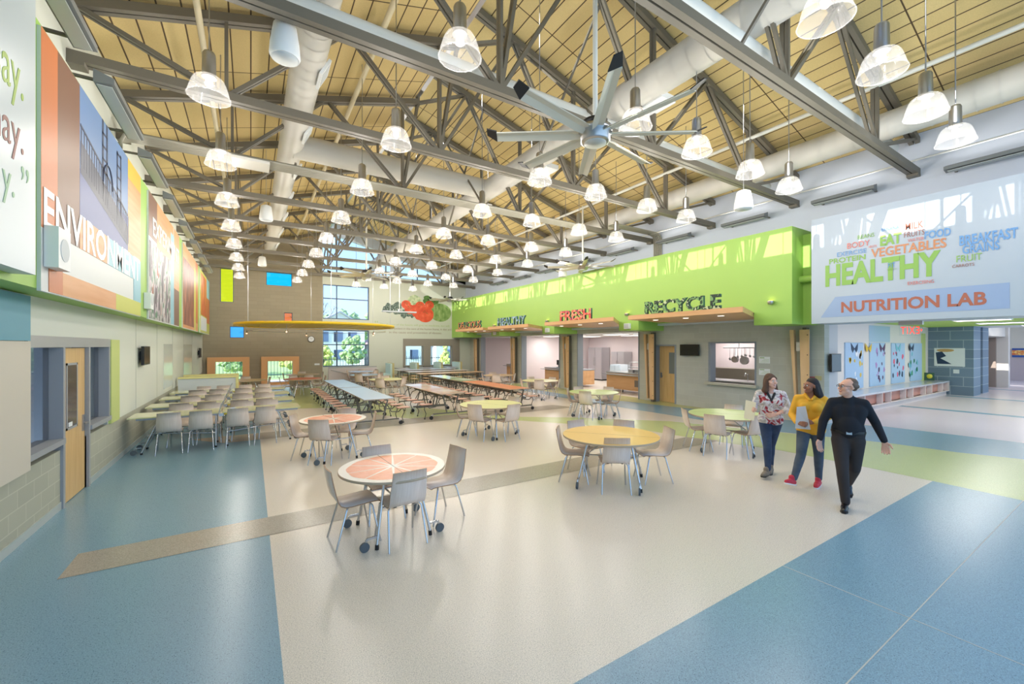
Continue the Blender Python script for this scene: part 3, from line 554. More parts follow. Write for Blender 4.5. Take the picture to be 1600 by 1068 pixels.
for i in range(56):
    px = (17.2, 19.5, 21.4, 23.2)[i % 4] + random.uniform(0, 1.2); pz = random.uniform(.85, 2.0); s = random.uniform(.05, .12)
    cw = ('white', 'plum', 'pink', 'green', 'yellow', 'lilac', 'navy', 'sky blue')[i % 8]; bb = MB(); n = 7; bb.prism([(px + s * math.cos(t * 2 * math.pi / n) * random.uniform(.6, 1.2), 5.866, pz + s * math.sin(t * 2 * math.pi / n) * random.uniform(.7, 1.5)) for t in range(n)], (0, .003, 0))
    tag(bb.build('paper_cutout', mat('paper_%d' % (i % 8), cc[i % 8], .7)), 'small %s paper cutout on the %s pale blue display panel from the light column' % (cw, ORD[i % 4]), 'paper cutout', 'paper cutouts on the display wall')
for i, (px, m) in enumerate(((17.7, 6), (18.95, 4), (20.3, 1), (22.0, 7), (23.6, 6))):
    o = empty('paper_butterfly', (px, 5.86, 2.05), 0, 'paper butterfly above the display panels, %s from the light column' % ORD[i], 'paper butterfly', 'paper butterflies')
    for s in (-1, 1): MB().prism([(0, 0, 0), (s * .3, 0, .2), (s * .26, 0, -.02), (s * .16, 0, -.14)], (0, .004, 0)).build('wing', mat('paper_%d' % m), o)
o = empty('pier_poster', (25.99, 5.2, 1.25), 0, 'white poster with navy and tan artwork on the blue block pier', 'poster')
MB().box(-.01, 0, -.45, .5, 0, .8).build('paper', white, o)
bb = MB(); bb.prism([(-.014, .4, .1), (-.014, .45, .6), (-.014, .25, .65), (-.014, .12, .45), (-.014, .3, .35), (-.014, -.05, .1)], (.003, 0, 0)); bb.build('dark_artwork', mat('paper_6'), o)
bb = MB(); blob_pts = [(-.014, .15 + .28 * math.cos(t * .5), .7 + .07 * math.sin(t * .5)) for t in range(12)]; bb.prism(blob_pts, (.003, 0, 0)); bb.build('tan_artwork', mat('art_tan', (206, 164, 104), .6), o)
MB().box(25.97, 26, 4.92, 5.1, .95, 1.12).build('light_switch', white); tag(bpy.data.objects['light_switch'], 'white switch plate under the poster on the blue block pier', 'switch')
o = empty('framed_picture', (25.5, 5.75, .62), R(-60), 'small framed picture with yellow oval standing on the bench end', 'picture')
MB().box(-.16, .16, -.02, 0, 0, .34).build('frame', mat('frame_green', (40, 80, 60), .5), o); MB().lathe([(.0, .004), (.1, .004), (.1, 0)], (0, 0, 0), 16).build('oval', mat('oval_yellow', (226, 210, 70), .5), o)
ov = o.children[-1]; ov.rotation_euler = (R(90), 0, 0); ov.location = (0, -.023, .18)
o = empty('drinking_fountain', (31.4, 5.9, 0), 0, 'stainless drinking fountain in the brown corridor alcove', 'drinking fountain')
MB().box(-.3, .5, -.75, 0, .75, .98).build('basin', steelapp, o); MB().bar((.1, -.1, 0.1), (.1, -.35, .75), .2, .1).build('support_arm', steelapp, o)

# kitchen and lab interiors
pink = mat('kitchen_wall', (222, 210, 212), .6)
b = MB(); b.box(19.0, 19.2, 11.0, YF, 0, 2.75); b.box(XR + .3, 19.2, YF, YF + .2, 0, 2.75); b.box(XR + .3, 19.0, 10.9, 11.1, 0, 2.75); b.box(XR + .3, 19.2, 20.6, 20.75, 0, 2.75); pass
b.box(17.2, 17.4, 6.0, 10.95, 0, 2.73); b.box(XR + .3, 17.3, 5.95, 6.08, 0, 2.7)
struct(b.build('wall_kitchen', pink))
b = MB(); b.box(XR + .28, 19.2, 5.97, YF + .2, 2.72, 2.8); struct(b.build('ceiling', mat('kitchen_ceiling', (226, 226, 228), .6)))
tro = mat('troffer_glow', (255, 252, 246), emit=(255, 250, 242), es=3)
def area(name, loc, sx, sy, w_, parent=None, col=(1, .97, .93)):
    l = bpy.data.lights.new(name, 'AREA'); l.shape = 'RECTANGLE'; l.size = sx; l.size_y = sy; l.energy = w_; l.color = col
    o = bpy.data.objects.new(name, l); COL.objects.link(o); o.location = loc; o.parent = parent; return o
k = 0
for (x, y, z) in [(15, 12.5, 2.72), (17.3, 12.5, 2.72), (15, 14.4, 2.72), (17.3, 15.4, 2.72), (15, 17.4, 2.72), (17.3, 18.6, 2.72), (15, 19.4, 2.72), (15, 22, 2.72), (17.3, 23.5, 2.72), (15.3, 7.6, 2.72), (16.3, 9.6, 2.72), (16.5, 3.2, 2.98), (19.5, 3.2, 2.98), (22.5, 3.2, 2.98), (26, 2.6, 2.98), (31, 3, 3.4), (35.5, 4.0, 3.4)]:  # second nutrition lab panel is an added light to brighten that dark room
    o = empty('ceiling_light', (x, y, z), 0, None, 'ceiling light', 'recessed ceiling troffers'); place = 'kitchen' if x < 19 and y > 11 else ('nutrition lab' if y > 6 else 'corridor')
    NT = globals().setdefault('NT', {}); NT[place] = NT.get(place, 0) + 1; o['label'] = 'white recessed ceiling light panel, %s from the camera in the %s' % (ORD[NT[place] - 1], place); o['group'] = 'recessed troffers in the %s' % place
    MB().box(-.3, .3, -.6, .6, -.03, 0).build('frame', white, o); MB().box(-.27, .27, -.57, .57, -.034, -.03).build('diffuser', tro, o)
    area('troffer_light', (0, 0, -.05), .5, 1.1, PANEL_W * (1.1 if place == 'nutrition lab' else 1.2), o)
def counter(x, y0, y1, lab):
    o = empty('serving_counter', (x, y0, 0), 0, lab, 'serving counter', 'serving counters'); L = y1 - y0
    MB().box(0, .8, 0, L, .12, .86).build('wood_front', canopy, o); MB().box(-.02, .84, -.02, L + .02, .86, .92).build('steel_top', steelapp, o)
    MB().box(-.32, -.02, -.02, L, .80, .83).build('tray_rail', steelapp, o); MB().box(-.01, 0, L * .3, L * .3 + .3, .3, .6).build('vent_grille', mat('grille_dark', (120, 110, 100), .5), o)
    for yy in (.1, L * .33, L * .66, L - .1): MB().tube([(.05, yy, 0), (.05, yy, .12)], .03, 8).build('leg', black, o)
    for zz in (1.15, 1.38): MB().box(.2, .7, L * .15, L * .6, zz, zz + .02).build('glass_shelf', steelapp, o)
    for yy in (L * .15, L * .38, L * .6): MB().tube([(.22, yy, .92), (.22, yy, 1.4)], .015).build('shelf_post', steelapp, o)
    return o
cs = [counter(14.6, 11.7, 14.6, 'wood fronted serving counter with steel tray rail inside the FRESH opening'), counter(14.6, 16.3, 19.6, 'wood fronted serving counter with steel rail inside the HEALTHY opening'), counter(14.8, 21.6, 24.2, 'wood fronted serving counter inside the DELICIOUS opening')]
for i, (x, y, w_, h_, m, lab) in enumerate(((18.3, 13.6, 1.4, 2.0, steelapp, 'tall steel refrigerator against the back wall behind FRESH'), (18.3, 15.4, .9, 1.7, steelapp, 'steel oven cabinet left of the refrigerator behind FRESH'),
        (18.3, 19.3, 1.2, 2.05, steelapp, 'tall steel refrigerator behind the HEALTHY counter'), (18.3, 17.4, 1.0, 1.8, steelapp, 'steel warming cabinet behind the HEALTHY counter'), (15.6, 15.0, .7, 1.2, mat('cooler_white', (200, 214, 226), .4), 'white drinks cooler at the left end of the FRESH counter'), (16, 24.4, 1.1, 1.2, mat('cart_mauve', (140, 126, 132), .4), 'grey mauve serving cart behind the DELICIOUS opening'))):
    o = empty('refrigerator' if h_ > 1.9 else 'kitchen_cabinet', (x, y, 0), 0, lab, 'refrigerator' if h_ > 1.9 else 'cabinet')
    MB().box(0, .65, -w_ / 2, w_ / 2, .08, h_).build('body', m, o)
    for s in (0, 1): d_ = MB().box(-.03, 0, -w_ / 2 + s * w_ / 2 + .01, s * w_ / 2 - .01, .12, h_ - .04).build('door', m, o); MB().tube([(-.06, (.05 if s else -.05), h_ * .45), (-.06, (.05 if s else -.05), h_ * .7)], .012).build('handle', chrome, d_)
    MB().box(.02, .6, -w_ / 2 + .03, w_ / 2 - .03, 0, .08).build('plinth', black, o)
MB().box(18.9, 19.0, 12.0, 12.4, 1.3, 1.95).build('notice_board', mat('notice_blue', (180, 200, 226), .5)); tag(bpy.data.objects['notice_board'], 'blue and white notice on the kitchen wall behind FRESH', 'notice')
for i, (x, y) in enumerate(((14.9, 18.7), (14.9, 18.2), (14.95, 12.5))):
    o = empty('till_monitor', (x, y, .92), 0, ['left black till monitor on the HEALTHY counter', 'right black till monitor on the HEALTHY counter', 'black till monitor on the FRESH counter'][i], 'monitor', 'till monitors')
    MB().box(0, .04, -.17, .17, .14, .42).build('screen', tvb, o); MB().box(.0, .03, -.03, .03, .02, .14).box(-.08, .12, -.1, .1, 0, .02).build('stand', tvb, o)
for i in range(9):
    cst = cs[i // 3]; y = (12.6, 17.2, 22.4)[i // 3] + (i % 3) * .4
    o = empty('food_tray', (14.62 + .3, y, .92), 0, 'steel food pan, %s from the near end of the %s counter' % (ORD[i % 3], ('FRESH', 'HEALTHY', 'DELICIOUS')[i // 3]), 'food pan', 'food pans on the %s counter' % ('FRESH', 'HEALTHY', 'DELICIOUS')[i // 3])
    MB().box(0, .4, -.15, .15, 0, .12).box(-.02, .42, -.17, .17, .12, .13).build('pan', steelapp, o)
# lab interior behind serving window
b = MB(); o = empty('lab_worktop', (14.2, 6.3, 0), 0, 'dark steel worktop with sink seen through the serving window', 'worktop')
MB().box(0, .9, 0, 4.2, .1, .86).build('cabinet', mat('lab_cabinet', (110, 104, 98), .4), o); MB().box(-.02, .92, 0, 4.2, .86, .92).build('top', steelapp, o); MB().box(2.0, 2.6, 0, 4.4, 0, 1.25).build('back_counter', mat('lab_backsplash', (130, 124, 112), .4), o)
MB().tube([(.5, 1.6, .92), (.5, 1.6, 1.15), (.35, 1.6, 1.2), (.3, 1.6, 1.1)], .015).build('tap', chrome, o)
o = empty('pot_rack', (15.4, 7.7, 2.08), 0, 'hanging steel pot rack seen through the serving window', 'pot rack')
MB().tube([(0, -1.3, 0), (0, 1.5, 0)], .02).tube([(0, -.9, 0), (0, -.9, .64)], .012).tube([(0, .9, 0), (0, .9, .64)], .012).build('rail', steelapp, o)
for i in range(16):
    y = 6.7 + i * .15; h_ = random.uniform(.2, .38)
    o = empty('kitchen_utensil', (15.4, y, 2.06), 0, 'steel utensil on the pot rack, %s from the right' % ((ORD + ['thirteenth', 'fourteenth', 'fifteenth', 'sixteenth'])[i]), 'utensil', 'utensils on the pot rack')
    MB().tube([(0, 0, 0), (0, 0, -h_)], .008, 6).build('handle', steelapp, o); MB().sphere((0, 0, -h_ - .04), .045, 6, 0, (.4, 1, 1.2)).build('bowl', steelapp, o)
for i, (y, r) in enumerate(((8.75, .12), (8.4, .15))):
    o = empty('saucepan', (15.4, y, 2.06), 0, ['small saucepan at the left end of the pot rack', 'larger saucepan second from the left on the pot rack'][i], 'saucepan')
    MB().tube([(0, 0, 0), (0, 0, -.3)], .01, 6).build('handle', steelapp, o); MB().tube([(-.05, 0, -.3 - r), (.05, 0, -.3 - r)], r, 16).build('bowl', steelapp, o)

# ------------------------------------------------------------------ roof trusses
TY = [.69 + 2.46 * i for i in range(11)]
ZC = 6.12
def dbl(bb, a, b_, w=.075, h=.1, gap=.025):      # pair of angles with a gap, members in the XZ plane
    for s in (-1, 1):
        off = Vector((0, s * (gap / 2 + w / 2), 0)); bb.bar(Vector(a) + off, Vector(b_) + off, w, h)
    return bb
tr = empty('roof_truss', (0, TY[0], 0), 0, '', 'roof truss', 'grey steel roof trusses')
dbl(MB(), (XL, 0, ZC), (XU, 0, ZC), .085, .13, .025).build('bottom_chord', steel, tr)
bb = MB(); dbl(bb, (XL, 0, 6.85), (3.7, 0, deckz(3.69) - .17), .08, .13); bb.build('top_chord', steel, tr)
bb = MB(); dbl(bb, (3.7, 0, zr - .1), (XU, 0, 6.83), .08, .13); bb.build('top_chord', steel, tr)
Bn = [(-.33, ZC), (3.3, ZC), (6.9, ZC), (10.5, ZC)]
def tz(x): return (6.85 + .29 * (x - XL)) if x < 3.7 else zr - .1 - .297 * (x - 3.7)
Tn = [(XL + .05, 6.85), (1.5, tz(1.5)), (5.1, tz(5.1)), (8.7, tz(8.7)), (XU - .1, 6.85)]
for i, (x, z) in enumerate(Bn):
    for (x2, z2) in (Tn[i], Tn[i + 1]): dbl(MB(), (x, 0, z), (x2, 0, z2), .05, .06, .03).build('web_brace', steel, tr)
    dbl(MB(), (x, 0, z), (x, 0, tz(x)), .05, .06, .02).build('web_post', steel, tr)
dbl(MB(), (3.7, 0, 8.4), (3.7, 0, zr - .1), .06, .08).build('ridge_post', steel, tr)
dbl(MB(), (3.3, 0, ZC), (3.7, 0, 8.5), .05, .06).build('web_brace', steel, tr)
dbl(MB(), (5.1, 0, tz(5.1)), (3.7, 0, 8.5), .05, .06).build('web_brace', steel, tr)
for xa in (XL, XU - .18): MB().box(xa, xa + .18, -.1, .1, ZC - .12, ZC - .06).build('bearing_plate', steel, tr)
for i, y in enumerate(TY):
    t = tr if i == 0 else dup(tr, (0, y, 0)); t['label'] = 'grey double angle roof truss spanning the hall, %s from the camera' % ORD[i]
# ridge cross bracing between trusses
for i in range(10):
    y = TY[i]; bb = MB()
    if i % 2 == 0:
        bb.bar((5.6, y, ZC + .1), (5.6, y + 2.46, tz(5.6) - .1), .04, .04); bb.bar((5.65, y + 2.46, ZC + .1), (5.65, y, tz(5.6) - .1), .04, .04)
        tag(bb.build('cross_brace', steel), 'steel X brace between the %s and %s roof trusses near the ridge' % (ORD[i], ORD[i + 1]), 'brace', 'steel cross braces at the ridge')
# ------------------------------------------------------------------ ducts, pipes
def spiral(name, pts, r, label, cat='duct', group=None):
    o = empty(name, pts[0], 0, label, cat, group); p = [Vector(q) - Vector(pts[0]) for q in pts]; bb = MB(); bb.tube(p, r, 20)
    for a, c in zip(p, p[1:]):
        n = int((c - a).length / .3); d = (c - a).normalized()
        for k in range(1, n): q = a + (c - a) * k / n; bb.tube([q - d * .008, q + d * .008], r + .012, 20, 0, False)
    bb.build('duct_tube', duct, o); return o
o = spiral('round_duct', [(.85, YB, 7.15), (.85, 24.5, 7.15)], .27, 'long round spiral duct under the yellow roof deck, left of the ridge', group='round roof ducts')
for i in range(9):
    y = 3.2 + i * 2.46 - YB; q = MB().box(-.02, .03, -.26, .26, -.17, .17).box(.03, .035, -.2, .2, -.12, .12, 1); bb = q.build('register', [white, mat('grille_grey')], o); bb.location = (.25, y, -.13); bb.rotation_euler = (0, R(28), 0)
o = spiral('round_duct', [(6.45, YB, 7.15), (6.45, 26.4, 7.15)], .3, 'long round spiral duct right of the ridge running the length of the hall', group='round roof ducts')
for i in range(6): q = MB().box(-.2, .2, -.3, .3, -.12, 0).build('register', white, o); q.location = (.28, 8 + i * 3.6, -.2)
spiral('round_duct', [(11.35, YB, 6.78), (11.35, 26.4, 6.78)], .28, 'long round spiral duct close to the right wall', group='round roof ducts')
spiral('cross_duct', [(.9, 11.7, 7.15), (6.3, 11.7, 7.15)], .3, 'round duct crossing the hall to join the two long ducts', 'duct')
for i, (y, x0, lab) in enumerate(((6.22, -1.0, 'long pale pipe across the hall just beyond the third roof truss'), (3.45, 2.0, 'long pale pipe across the hall just beyond the second roof truss'))):
    tag(MB().tube([(x0, y, 6.72), (12.6, y, 6.72)], .11, 14).build('cross_pipe', pipew), lab, 'pipe')
for x, z, r, lab in ((-.65, 7.0, .045, 'thin cream sprinkler pipe nearest the left wall'), (2.05, 7.95, .055, 'cream sprinkler pipe under the left roof slope'), (7.4, 8.2, .045, 'pale sprinkler pipe right of the ridge'), (10.5, 7.3, .045, 'pale sprinkler pipe near the right wall'), (12.6, 6.3, .02, 'thin conduit along the upper right wall')):
    tag(MB().tube([(x, YB, z), (x, 26.5, z)], r, 10).build('sprinkler_pipe', mat('sprinkler_cream', (212, 200, 168), .5) if x < 3 else pipew), lab, 'pipe')
o = empty('conduit_bundle', (XL, 10.3, 0), 0, 'bundle of grey conduits bending along the fifth roof truss', 'conduits')
for k in range(7):
    MB().tube([(.05 + .02 * k, -.065 * k, 5.5), (.05 + .02 * k, -.065 * k, 5.78), (.1 + .02 * k, -.065 * k, 5.9), (.24 + .02 * k, -.065 * k, 5.95), (11.0, -.065 * k, 5.95)], .027, 8).build('conduit', mat('conduit_grey', (150, 146, 132), .45), o)
MB().box(1.8, 2.45, -.46, .05, 5.86, 5.915).build('cover_plate', duct, o)
for x in (2.9, 5.2, 7.5, 9.8): MB().box(x, x + .04, -.46, .05, 5.985, 6.01).build('strap', steel, o)
o = empty('conduit_drop', (XU, 10.7, 0), 0, 'row of grey conduits bending down the right wall above the green band', 'conduits')
for k in range(6): MB().tube([(-2.4, -.065 * k - .3, 6.3), (-.3, -.065 * k - .3, 6.3), (-.1, -.065 * k - .3, 6.24), (-.035, -.065 * k - .3, 6.1), (-.035, -.065 * k - .3, 5.25)], .024, 8).build('conduit', mat('conduit_grey'), o)

# ------------------------------------------------------------------ pendant lamps
ZR = 5.45
def shade_prof(): return [(.085, .27), (.13, .262), (.165, .235), (.19, .19), (.215, .11), (.235, .03), (.245, 0)]
def make_lamp(xcol):
    t = empty('pendant_lamp', (xcol, 0, ZR))
    rod_top = deckz(xcol) - ZR + .02
    MB().tube([(0, 0, .58), (0, 0, rod_top)], .009, 6).build('rod', alu, t)
    MB().lathe([(.02, .62), (.06, .60), (.075, .57), (.08, .3), (.088, .26)], seg=20).build('housing', alu, t)
    q = MB(); q.lathe([(a, z) for a, z in shade_prof()], seg=28); q.f = q.f[:-2]; q.m = q.m[:-2]; q.sm = q.sm[:-2]
    q.build('shade', shadeglass, t)
    MB().tube([(.245 * math.cos(a * math.pi / 14), .245 * math.sin(a * math.pi / 14), 0) for a in range(29)], .006, 6).build('rim', glass_mat('rim_glass', (.95, .95, .97), .08, .1) if 'rim_glass' not in MATS else MATS['rim_glass'], t)
    MB().sphere((0, 0, .19), .045, 8, 0, (1, 1, 1.3)).build('bulb', mat('bulb_glow', (255, 240, 225), emit=(255, 236, 214), es=2.5), t)
    l = bpy.data.lights.new('lamp_light', 'POINT'); l.energy = LAMP_W; l.color = (1, .94, .86); l.shadow_soft_size = .15
    lo = bpy.data.objects.new('lamp_light', l); COL.objects.link(lo); lo.parent = t; lo.location = (0, 0, -.25)
    return t
cols = [(-.47, 2, 9, 'the row nearest the left wall'), (2.03, 1, 9, 'the second row from the left wall'), (4.95, 0, 9, 'the third row from the left wall'), (6.48, 0, 9, 'the fourth row from the left wall'), (8.17, 0, 9, 'the fifth row from the left wall'), (9.7, 0, 8, 'the row nearest the right wall')]
for x, j0, j1, nm in cols:
    base = None
    for j in range(j0, j1 + 1):
        y = 1.88 + 2.47 * j
        if base is None: base = make_lamp(x); base['category'] = 'pendant lamp'; t = base; t.location.y = y
        else: t = dup(base, (x, y, ZR))
        t['label'] = 'clear glass pendant lamp, %s from the camera in %s' % (ORD[j - j0], nm); t['group'] = 'clear glass pendant lamps'
# hanging speakers
for i, (x, y, z, h_, lab) in enumerate(((.36, 5.88, 5.72, .42, 'white hanging speaker nearest the camera, by the big left duct'), (.37, 13.75, 5.72, .42, 'white hanging speaker far along the left duct'), (.43, 21.7, 5.72, .42, 'white hanging speaker near the cyan window'), (8.4, 4.6, 4.9, .36, 'sunlit white hanging speaker above the green wall on the right'), (10.9, 13.4, 5.0, .36, 'sunlit white hanging speaker farther along above the green wall'))):
    o = empty('hanging_speaker', (x, y, z), 0, lab, 'speaker', 'white hanging speakers')
    MB().lathe([(.1, h_), (.13, h_ - .02), (.165, h_ * .4), (.175, .03), (.16, 0)], seg=22).build('cabinet', white, o); MB().lathe([(0, -.008), (.145, -.008), (.145, 0)], seg=20).build('grille', mat('grille_grey'), o)
    MB().tube([(0, 0, h_), (0, 0, deckz(x) - z + .02)], .008, 6).build('cable', alu, o)
# wall wash fixtures
for side in (0, 1):
    k = 0
    for i in range(9 if side else 9):
        y0 = (1.28 if side else 4.85) + 2.46 * i
        if side == 0 and y0 > 24.5: break
        x = XU - .3 if side else XLf + .1; z = 5.84 if side else 5.52; L = 1.3 if side else 1.75
        if not side and i == 0: y0, L = 5.52, 1.1
        if y0 + L > 26: break
        o = empty('wall_washer', (x, y0, z), 0, 'grey linear wall light above the %s, %s from the camera' % ('green wall' if side else 'left posters', ORD[i]), 'wall light', 'linear wall lights on the %s wall' % ('right' if side else 'left'))
        s = -1 if side else 1
        MB().prism([(0, 0, 0), (s * .2, 0, .02), (s * .2, 0, .09), (0, 0, .16)], (0, L, 0)).build('housing', mat('fixture_grey', (118, 122, 122), .4), o)
        for ya in (.08, L - .12): MB().box(min(0, -s * .3), max(0, -s * .3), ya, ya + .04, .05, .08).build('arm', steel, o)
        MB().box(min(s * .02, s * .17), max(s * .02, s * .17), .05, L - .05, -.012, .0).build('lens', mat('washer_lens', (176, 182, 178), .4), o)
        l = area('washer_light', (-s * .02, L / 2, .3), .1, L * .9, 2.5 if side else 1.0, o); l.rotation_euler = (R(180), 0, 0)
# ------------------------------------------------------------------ big ceiling fans
def make_fan():
    t = empty('ceiling_fan', (0, 0, 0))
    MB().lathe([(0, -.1), (.17, -.1), (.2, -.08), (.2, .02), (.23, .03), (.23, .1), (.1, .14)], seg=28).build('hub', alu, t)
    MB().lathe([(0, -.112), (.15, -.112), (.15, -.1)], seg=24).build('hub_disc', mat('disc_grey', (176, 180, 178), .4), t)
    MB().lathe([(.03, .12), (.16, .13), (.17, .2), (.05, .24)], seg=20).build('motor_cap', black, t)
    MB().tube([(0, 0, .2), (0, 0, 3.6)], .035, 12).build('downrod', pipew, t)
    for k in range(8):
        a = k * math.pi / 4 + .18; u = Vector((math.cos(a), math.sin(a), 0)); v = Vector((-math.sin(a), math.cos(a), 0))
        bb = MB(); P = []
        for r, w_ in ((.18, .07), (.35, .085), (1.36, .075)):
            P.append([u * r + v * w_ + Vector((0, 0, .045)), u * r + v * 0 + Vector((0, 0, .05)), u * r - v * w_ + Vector((0, 0, .0)), u * r - v * w_ + Vector((0, 0, -.012)), u * r + v * 0 + Vector((0, 0, .03)), u * r + v * w_ + Vector((0, 0, .03))])
        vs = [tuple(p) for r in P for p in r]; fs = [(i * 6 + j, i * 6 + (j + 1) % 6, (i + 1) * 6 + (j + 1) % 6, (i + 1) * 6 + j) for i in range(2) for j in range(6)]
        bb.add(vs, fs + [tuple(range(6)), tuple(range(12, 18))[::-1]]); bl = bb.build('blade', mat('blade_beige', (206, 202, 188), .45), t)
        q = MB(); q.prism([tuple(u * 1.36 + v * .08 + Vector((0, 0, .05))), tuple(u * 1.36 - v * .08 + Vector((0, 0, -.015))), tuple(u * 1.5 - v * .045 + Vector((0, 0, .06))), tuple(u * 1.5 + v * .05 + Vector((0, 0, .1)))], (0, 0, .015)); q.build('blade_tip', black, bl)
    return t
fan = make_fan(); tag(fan, 'large eight blade ceiling fan nearest the camera', 'ceiling fan', 'large ceiling fans'); fan.location = (4.03, 4.25, 5.05)
for x, y, z, lab in ((4.1, 18.0, 5.1, 'large ceiling fan before the tall far window'), (10.92, 12.2, 5.2, 'large ceiling fan above the FRESH letters near the right wall'), (10.92, 24.9, 5.1, 'farthest ceiling fan by the corner of the green wall')):
    dup(fan, (x, y, z), .5 * x, lab)
o = empty('pendant_bar', (7.4, 24.2, 4.15), 0, 'thin grey hanging bar light in front of the kale mural', 'hanging light')
MB().box(-1.0, 1.0, -.12, .12, -.04, .04).build('bar', mat('fixture_pale', (190, 196, 204), .4), o); MB().tube([(0, 0, .04), (0, 0, 4.0)], .02, 8).build('rod', pipew, o); MB().lathe([(.1, .04), (.05, .16)], seg=12).build('bracket', alu, o)
# yellow suspended disc
o = empty('suspended_disc', (2.67, 20.8, 3.0), 0, 'large yellow disc hanging over the far round tables', 'suspended disc')
yl = mat('disc_yellow', (236, 196, 30), .4); dc = mat('disc_cream', (214, 196, 130), .5)
bb = MB(); n = 64; R0, R1 = 3.3, 3.12
pts = [(math.cos(2 * math.pi * k / n), math.sin(2 * math.pi * k / n)) for k in range(n)]
bb.lathe([(R1, 0), (R0, 0), (R0, .1), (R1, .1)], seg=n); bb.f = bb.f[:-2]; bb.m = bb.m[:-2]; bb.sm = bb.sm[:-2]; bb.build('rim', yl, o)
bb = MB(); bb.poly([(x * R1, y * R1, .03) for x, y in pts][::-1]); bb.poly([(x * R1, y * R1, .06) for x, y in pts]); bb.build('disc_panel', dc, o)
bb = MB()
for k in range(-5, 6):
    h_ = math.sqrt(max(0, R1 ** 2 - (k * .58) ** 2)); bb.bar((k * .58, -h_, .022), (k * .58, h_, .022), .04, .012); bb.bar((-h_, k * .58, .024), (h_, k * .58, .024), .03, .01)
bb.build('lattice', yl, o)
for k in range(6): a = k * 1.0472 + .5236; MB().tube([(3.2 * math.cos(a), 3.2 * math.sin(a), .1), (3.2 * math.cos(a), 3.2 * math.sin(a), deckz(2.67 + 3.2 * math.cos(a)) - 2.98)], .008, 6).build('cable', alu, o)
MB().tube([(2.9 * math.cos(2 * math.pi * k / 40), 2.9 * math.sin(2 * math.pi * k / 40), -.18) for k in range(41)], .012, 6).build('track_ring', pipew, o)
for k in range(5):
    a = k * 1.2566 + .4; s_ = MB().tube([(2.9 * math.cos(a), 2.9 * math.sin(a), .02), (2.9 * math.cos(a), 2.9 * math.sin(a), -.2)], .006, 6).lathe([(.02, -.2), (.045, -.3)], (2.9 * math.cos(a), 2.9 * math.sin(a), 0), 10).build('spotlight', alu, o)
    MB().sphere((2.9 * math.cos(a), 2.9 * math.sin(a), -.3), .025, 6).build('bulb', mat('spot_glow', (255, 190, 150), emit=(255, 180, 130), es=10), s_)

# ------------------------------------------------------------------ chairs and tables
def make_chair():
    t = empty('stacking_chair', (0, 0, 0)); prof = [(.22, .437, .19), (.19, .452, .2), (.1, .452, .2), (-.08, .44, .2), (-.15, .443, .2), (-.195, .465, .2), (-.222, .51, .2), (-.245, .6, .2), (-.27, .72, .19), (-.29, .835, .182)]
    bb = MB(); n = len(prof); vs = []; th = .012
    for i, (y, z, w_) in enumerate(prof):
        a = prof[max(i - 1, 0)]; c = prof[min(i + 1, n - 1)]; d = Vector((0, c[0] - a[0], c[1] - a[1])).normalized(); nn = Vector((0, -d.z, d.y)) * th
        if i < 4: nn = Vector((0, 0, -th))
        nn = Vector((0, -abs(d.z), -abs(d.y))) * th
        bow = -.012 if z > .55 else 0
        vs += [(-w_, y, z), (0, y + bow, z), (w_, y, z), (w_, y + nn.y, z + nn.z), (0, y + bow + nn.y, z + nn.z), (-w_, y + nn.y, z + nn.z)]
    fs = []; fm = []
    for i in range(n - 1):
        for j in range(6): fs.append((i * 6 + j, i * 6 + (j + 1) % 6, (i + 1) * 6 + (j + 1) % 6, (i + 1) * 6 + j)); fm.append(1 if j in (2, 5) else 0)
    bb.add(vs, fs + [tuple(range(6)), tuple(range((n - 1) * 6, n * 6))[::-1]], 0, False); bb.m = fm + [1, 1]; bb.sm = [m == 0 for m in fm] + [False, False]
    bb.build('seat_shell', [ply, plyedge], t)
    for s in (-1, 1):
        MB().tube([(s * .06, .1, .428), (s * .16, .11, .428), (s * .19, .13, .40), (s * .22, .21, .0)], .011, 8).build('leg', chrome, t)
        MB().tube([(s * .06, -.1, .425), (s * .16, -.12, .425), (s * .185, -.14, .395), (s * .21, -.25, .0)], .011, 8).build('leg', chrome, t)
    MB().tube([(-.06, .1, .428), (.06, .1, .428)], .011, 8).tube([(-.06, -.1, .425), (.06, -.1, .425)], .011, 8).box(-.12, -.09, -.13, .13, .415, .43).box(.09, .12, -.13, .13, .415, .43).build('seat_frame', black, t)
    return t
chair0 = make_chair(); chair0['category'] = 'chair'; chair_used = []
def chair(x, y, rz, label, group):
    if not chair_used: o = chair0; o.location = (x, y, 0); o.rotation_euler = (0, 0, rz); o['group'] = group; o['label'] = label; chair_used.append(1); return o
    return dup(chair0, (x, y, 0), rz, label, group)
def caster(bb, x, y, dx, dy, mi=0):
    bb.bar((x, y, .13), (x + dx, y + dy, .13), .02, .02); bb.tube([(x + dx, y + dy, .13), (x + dx * 1.15, y + dy * 1.15, .055)], .012, 6)
    c = Vector((x + dx * 1.2, y + dy * 1.2, .05)); n_ = Vector((-dy, dx, 0)).normalized() * .014; bb.tube([c - n_, c + n_], .05, 16, 1)
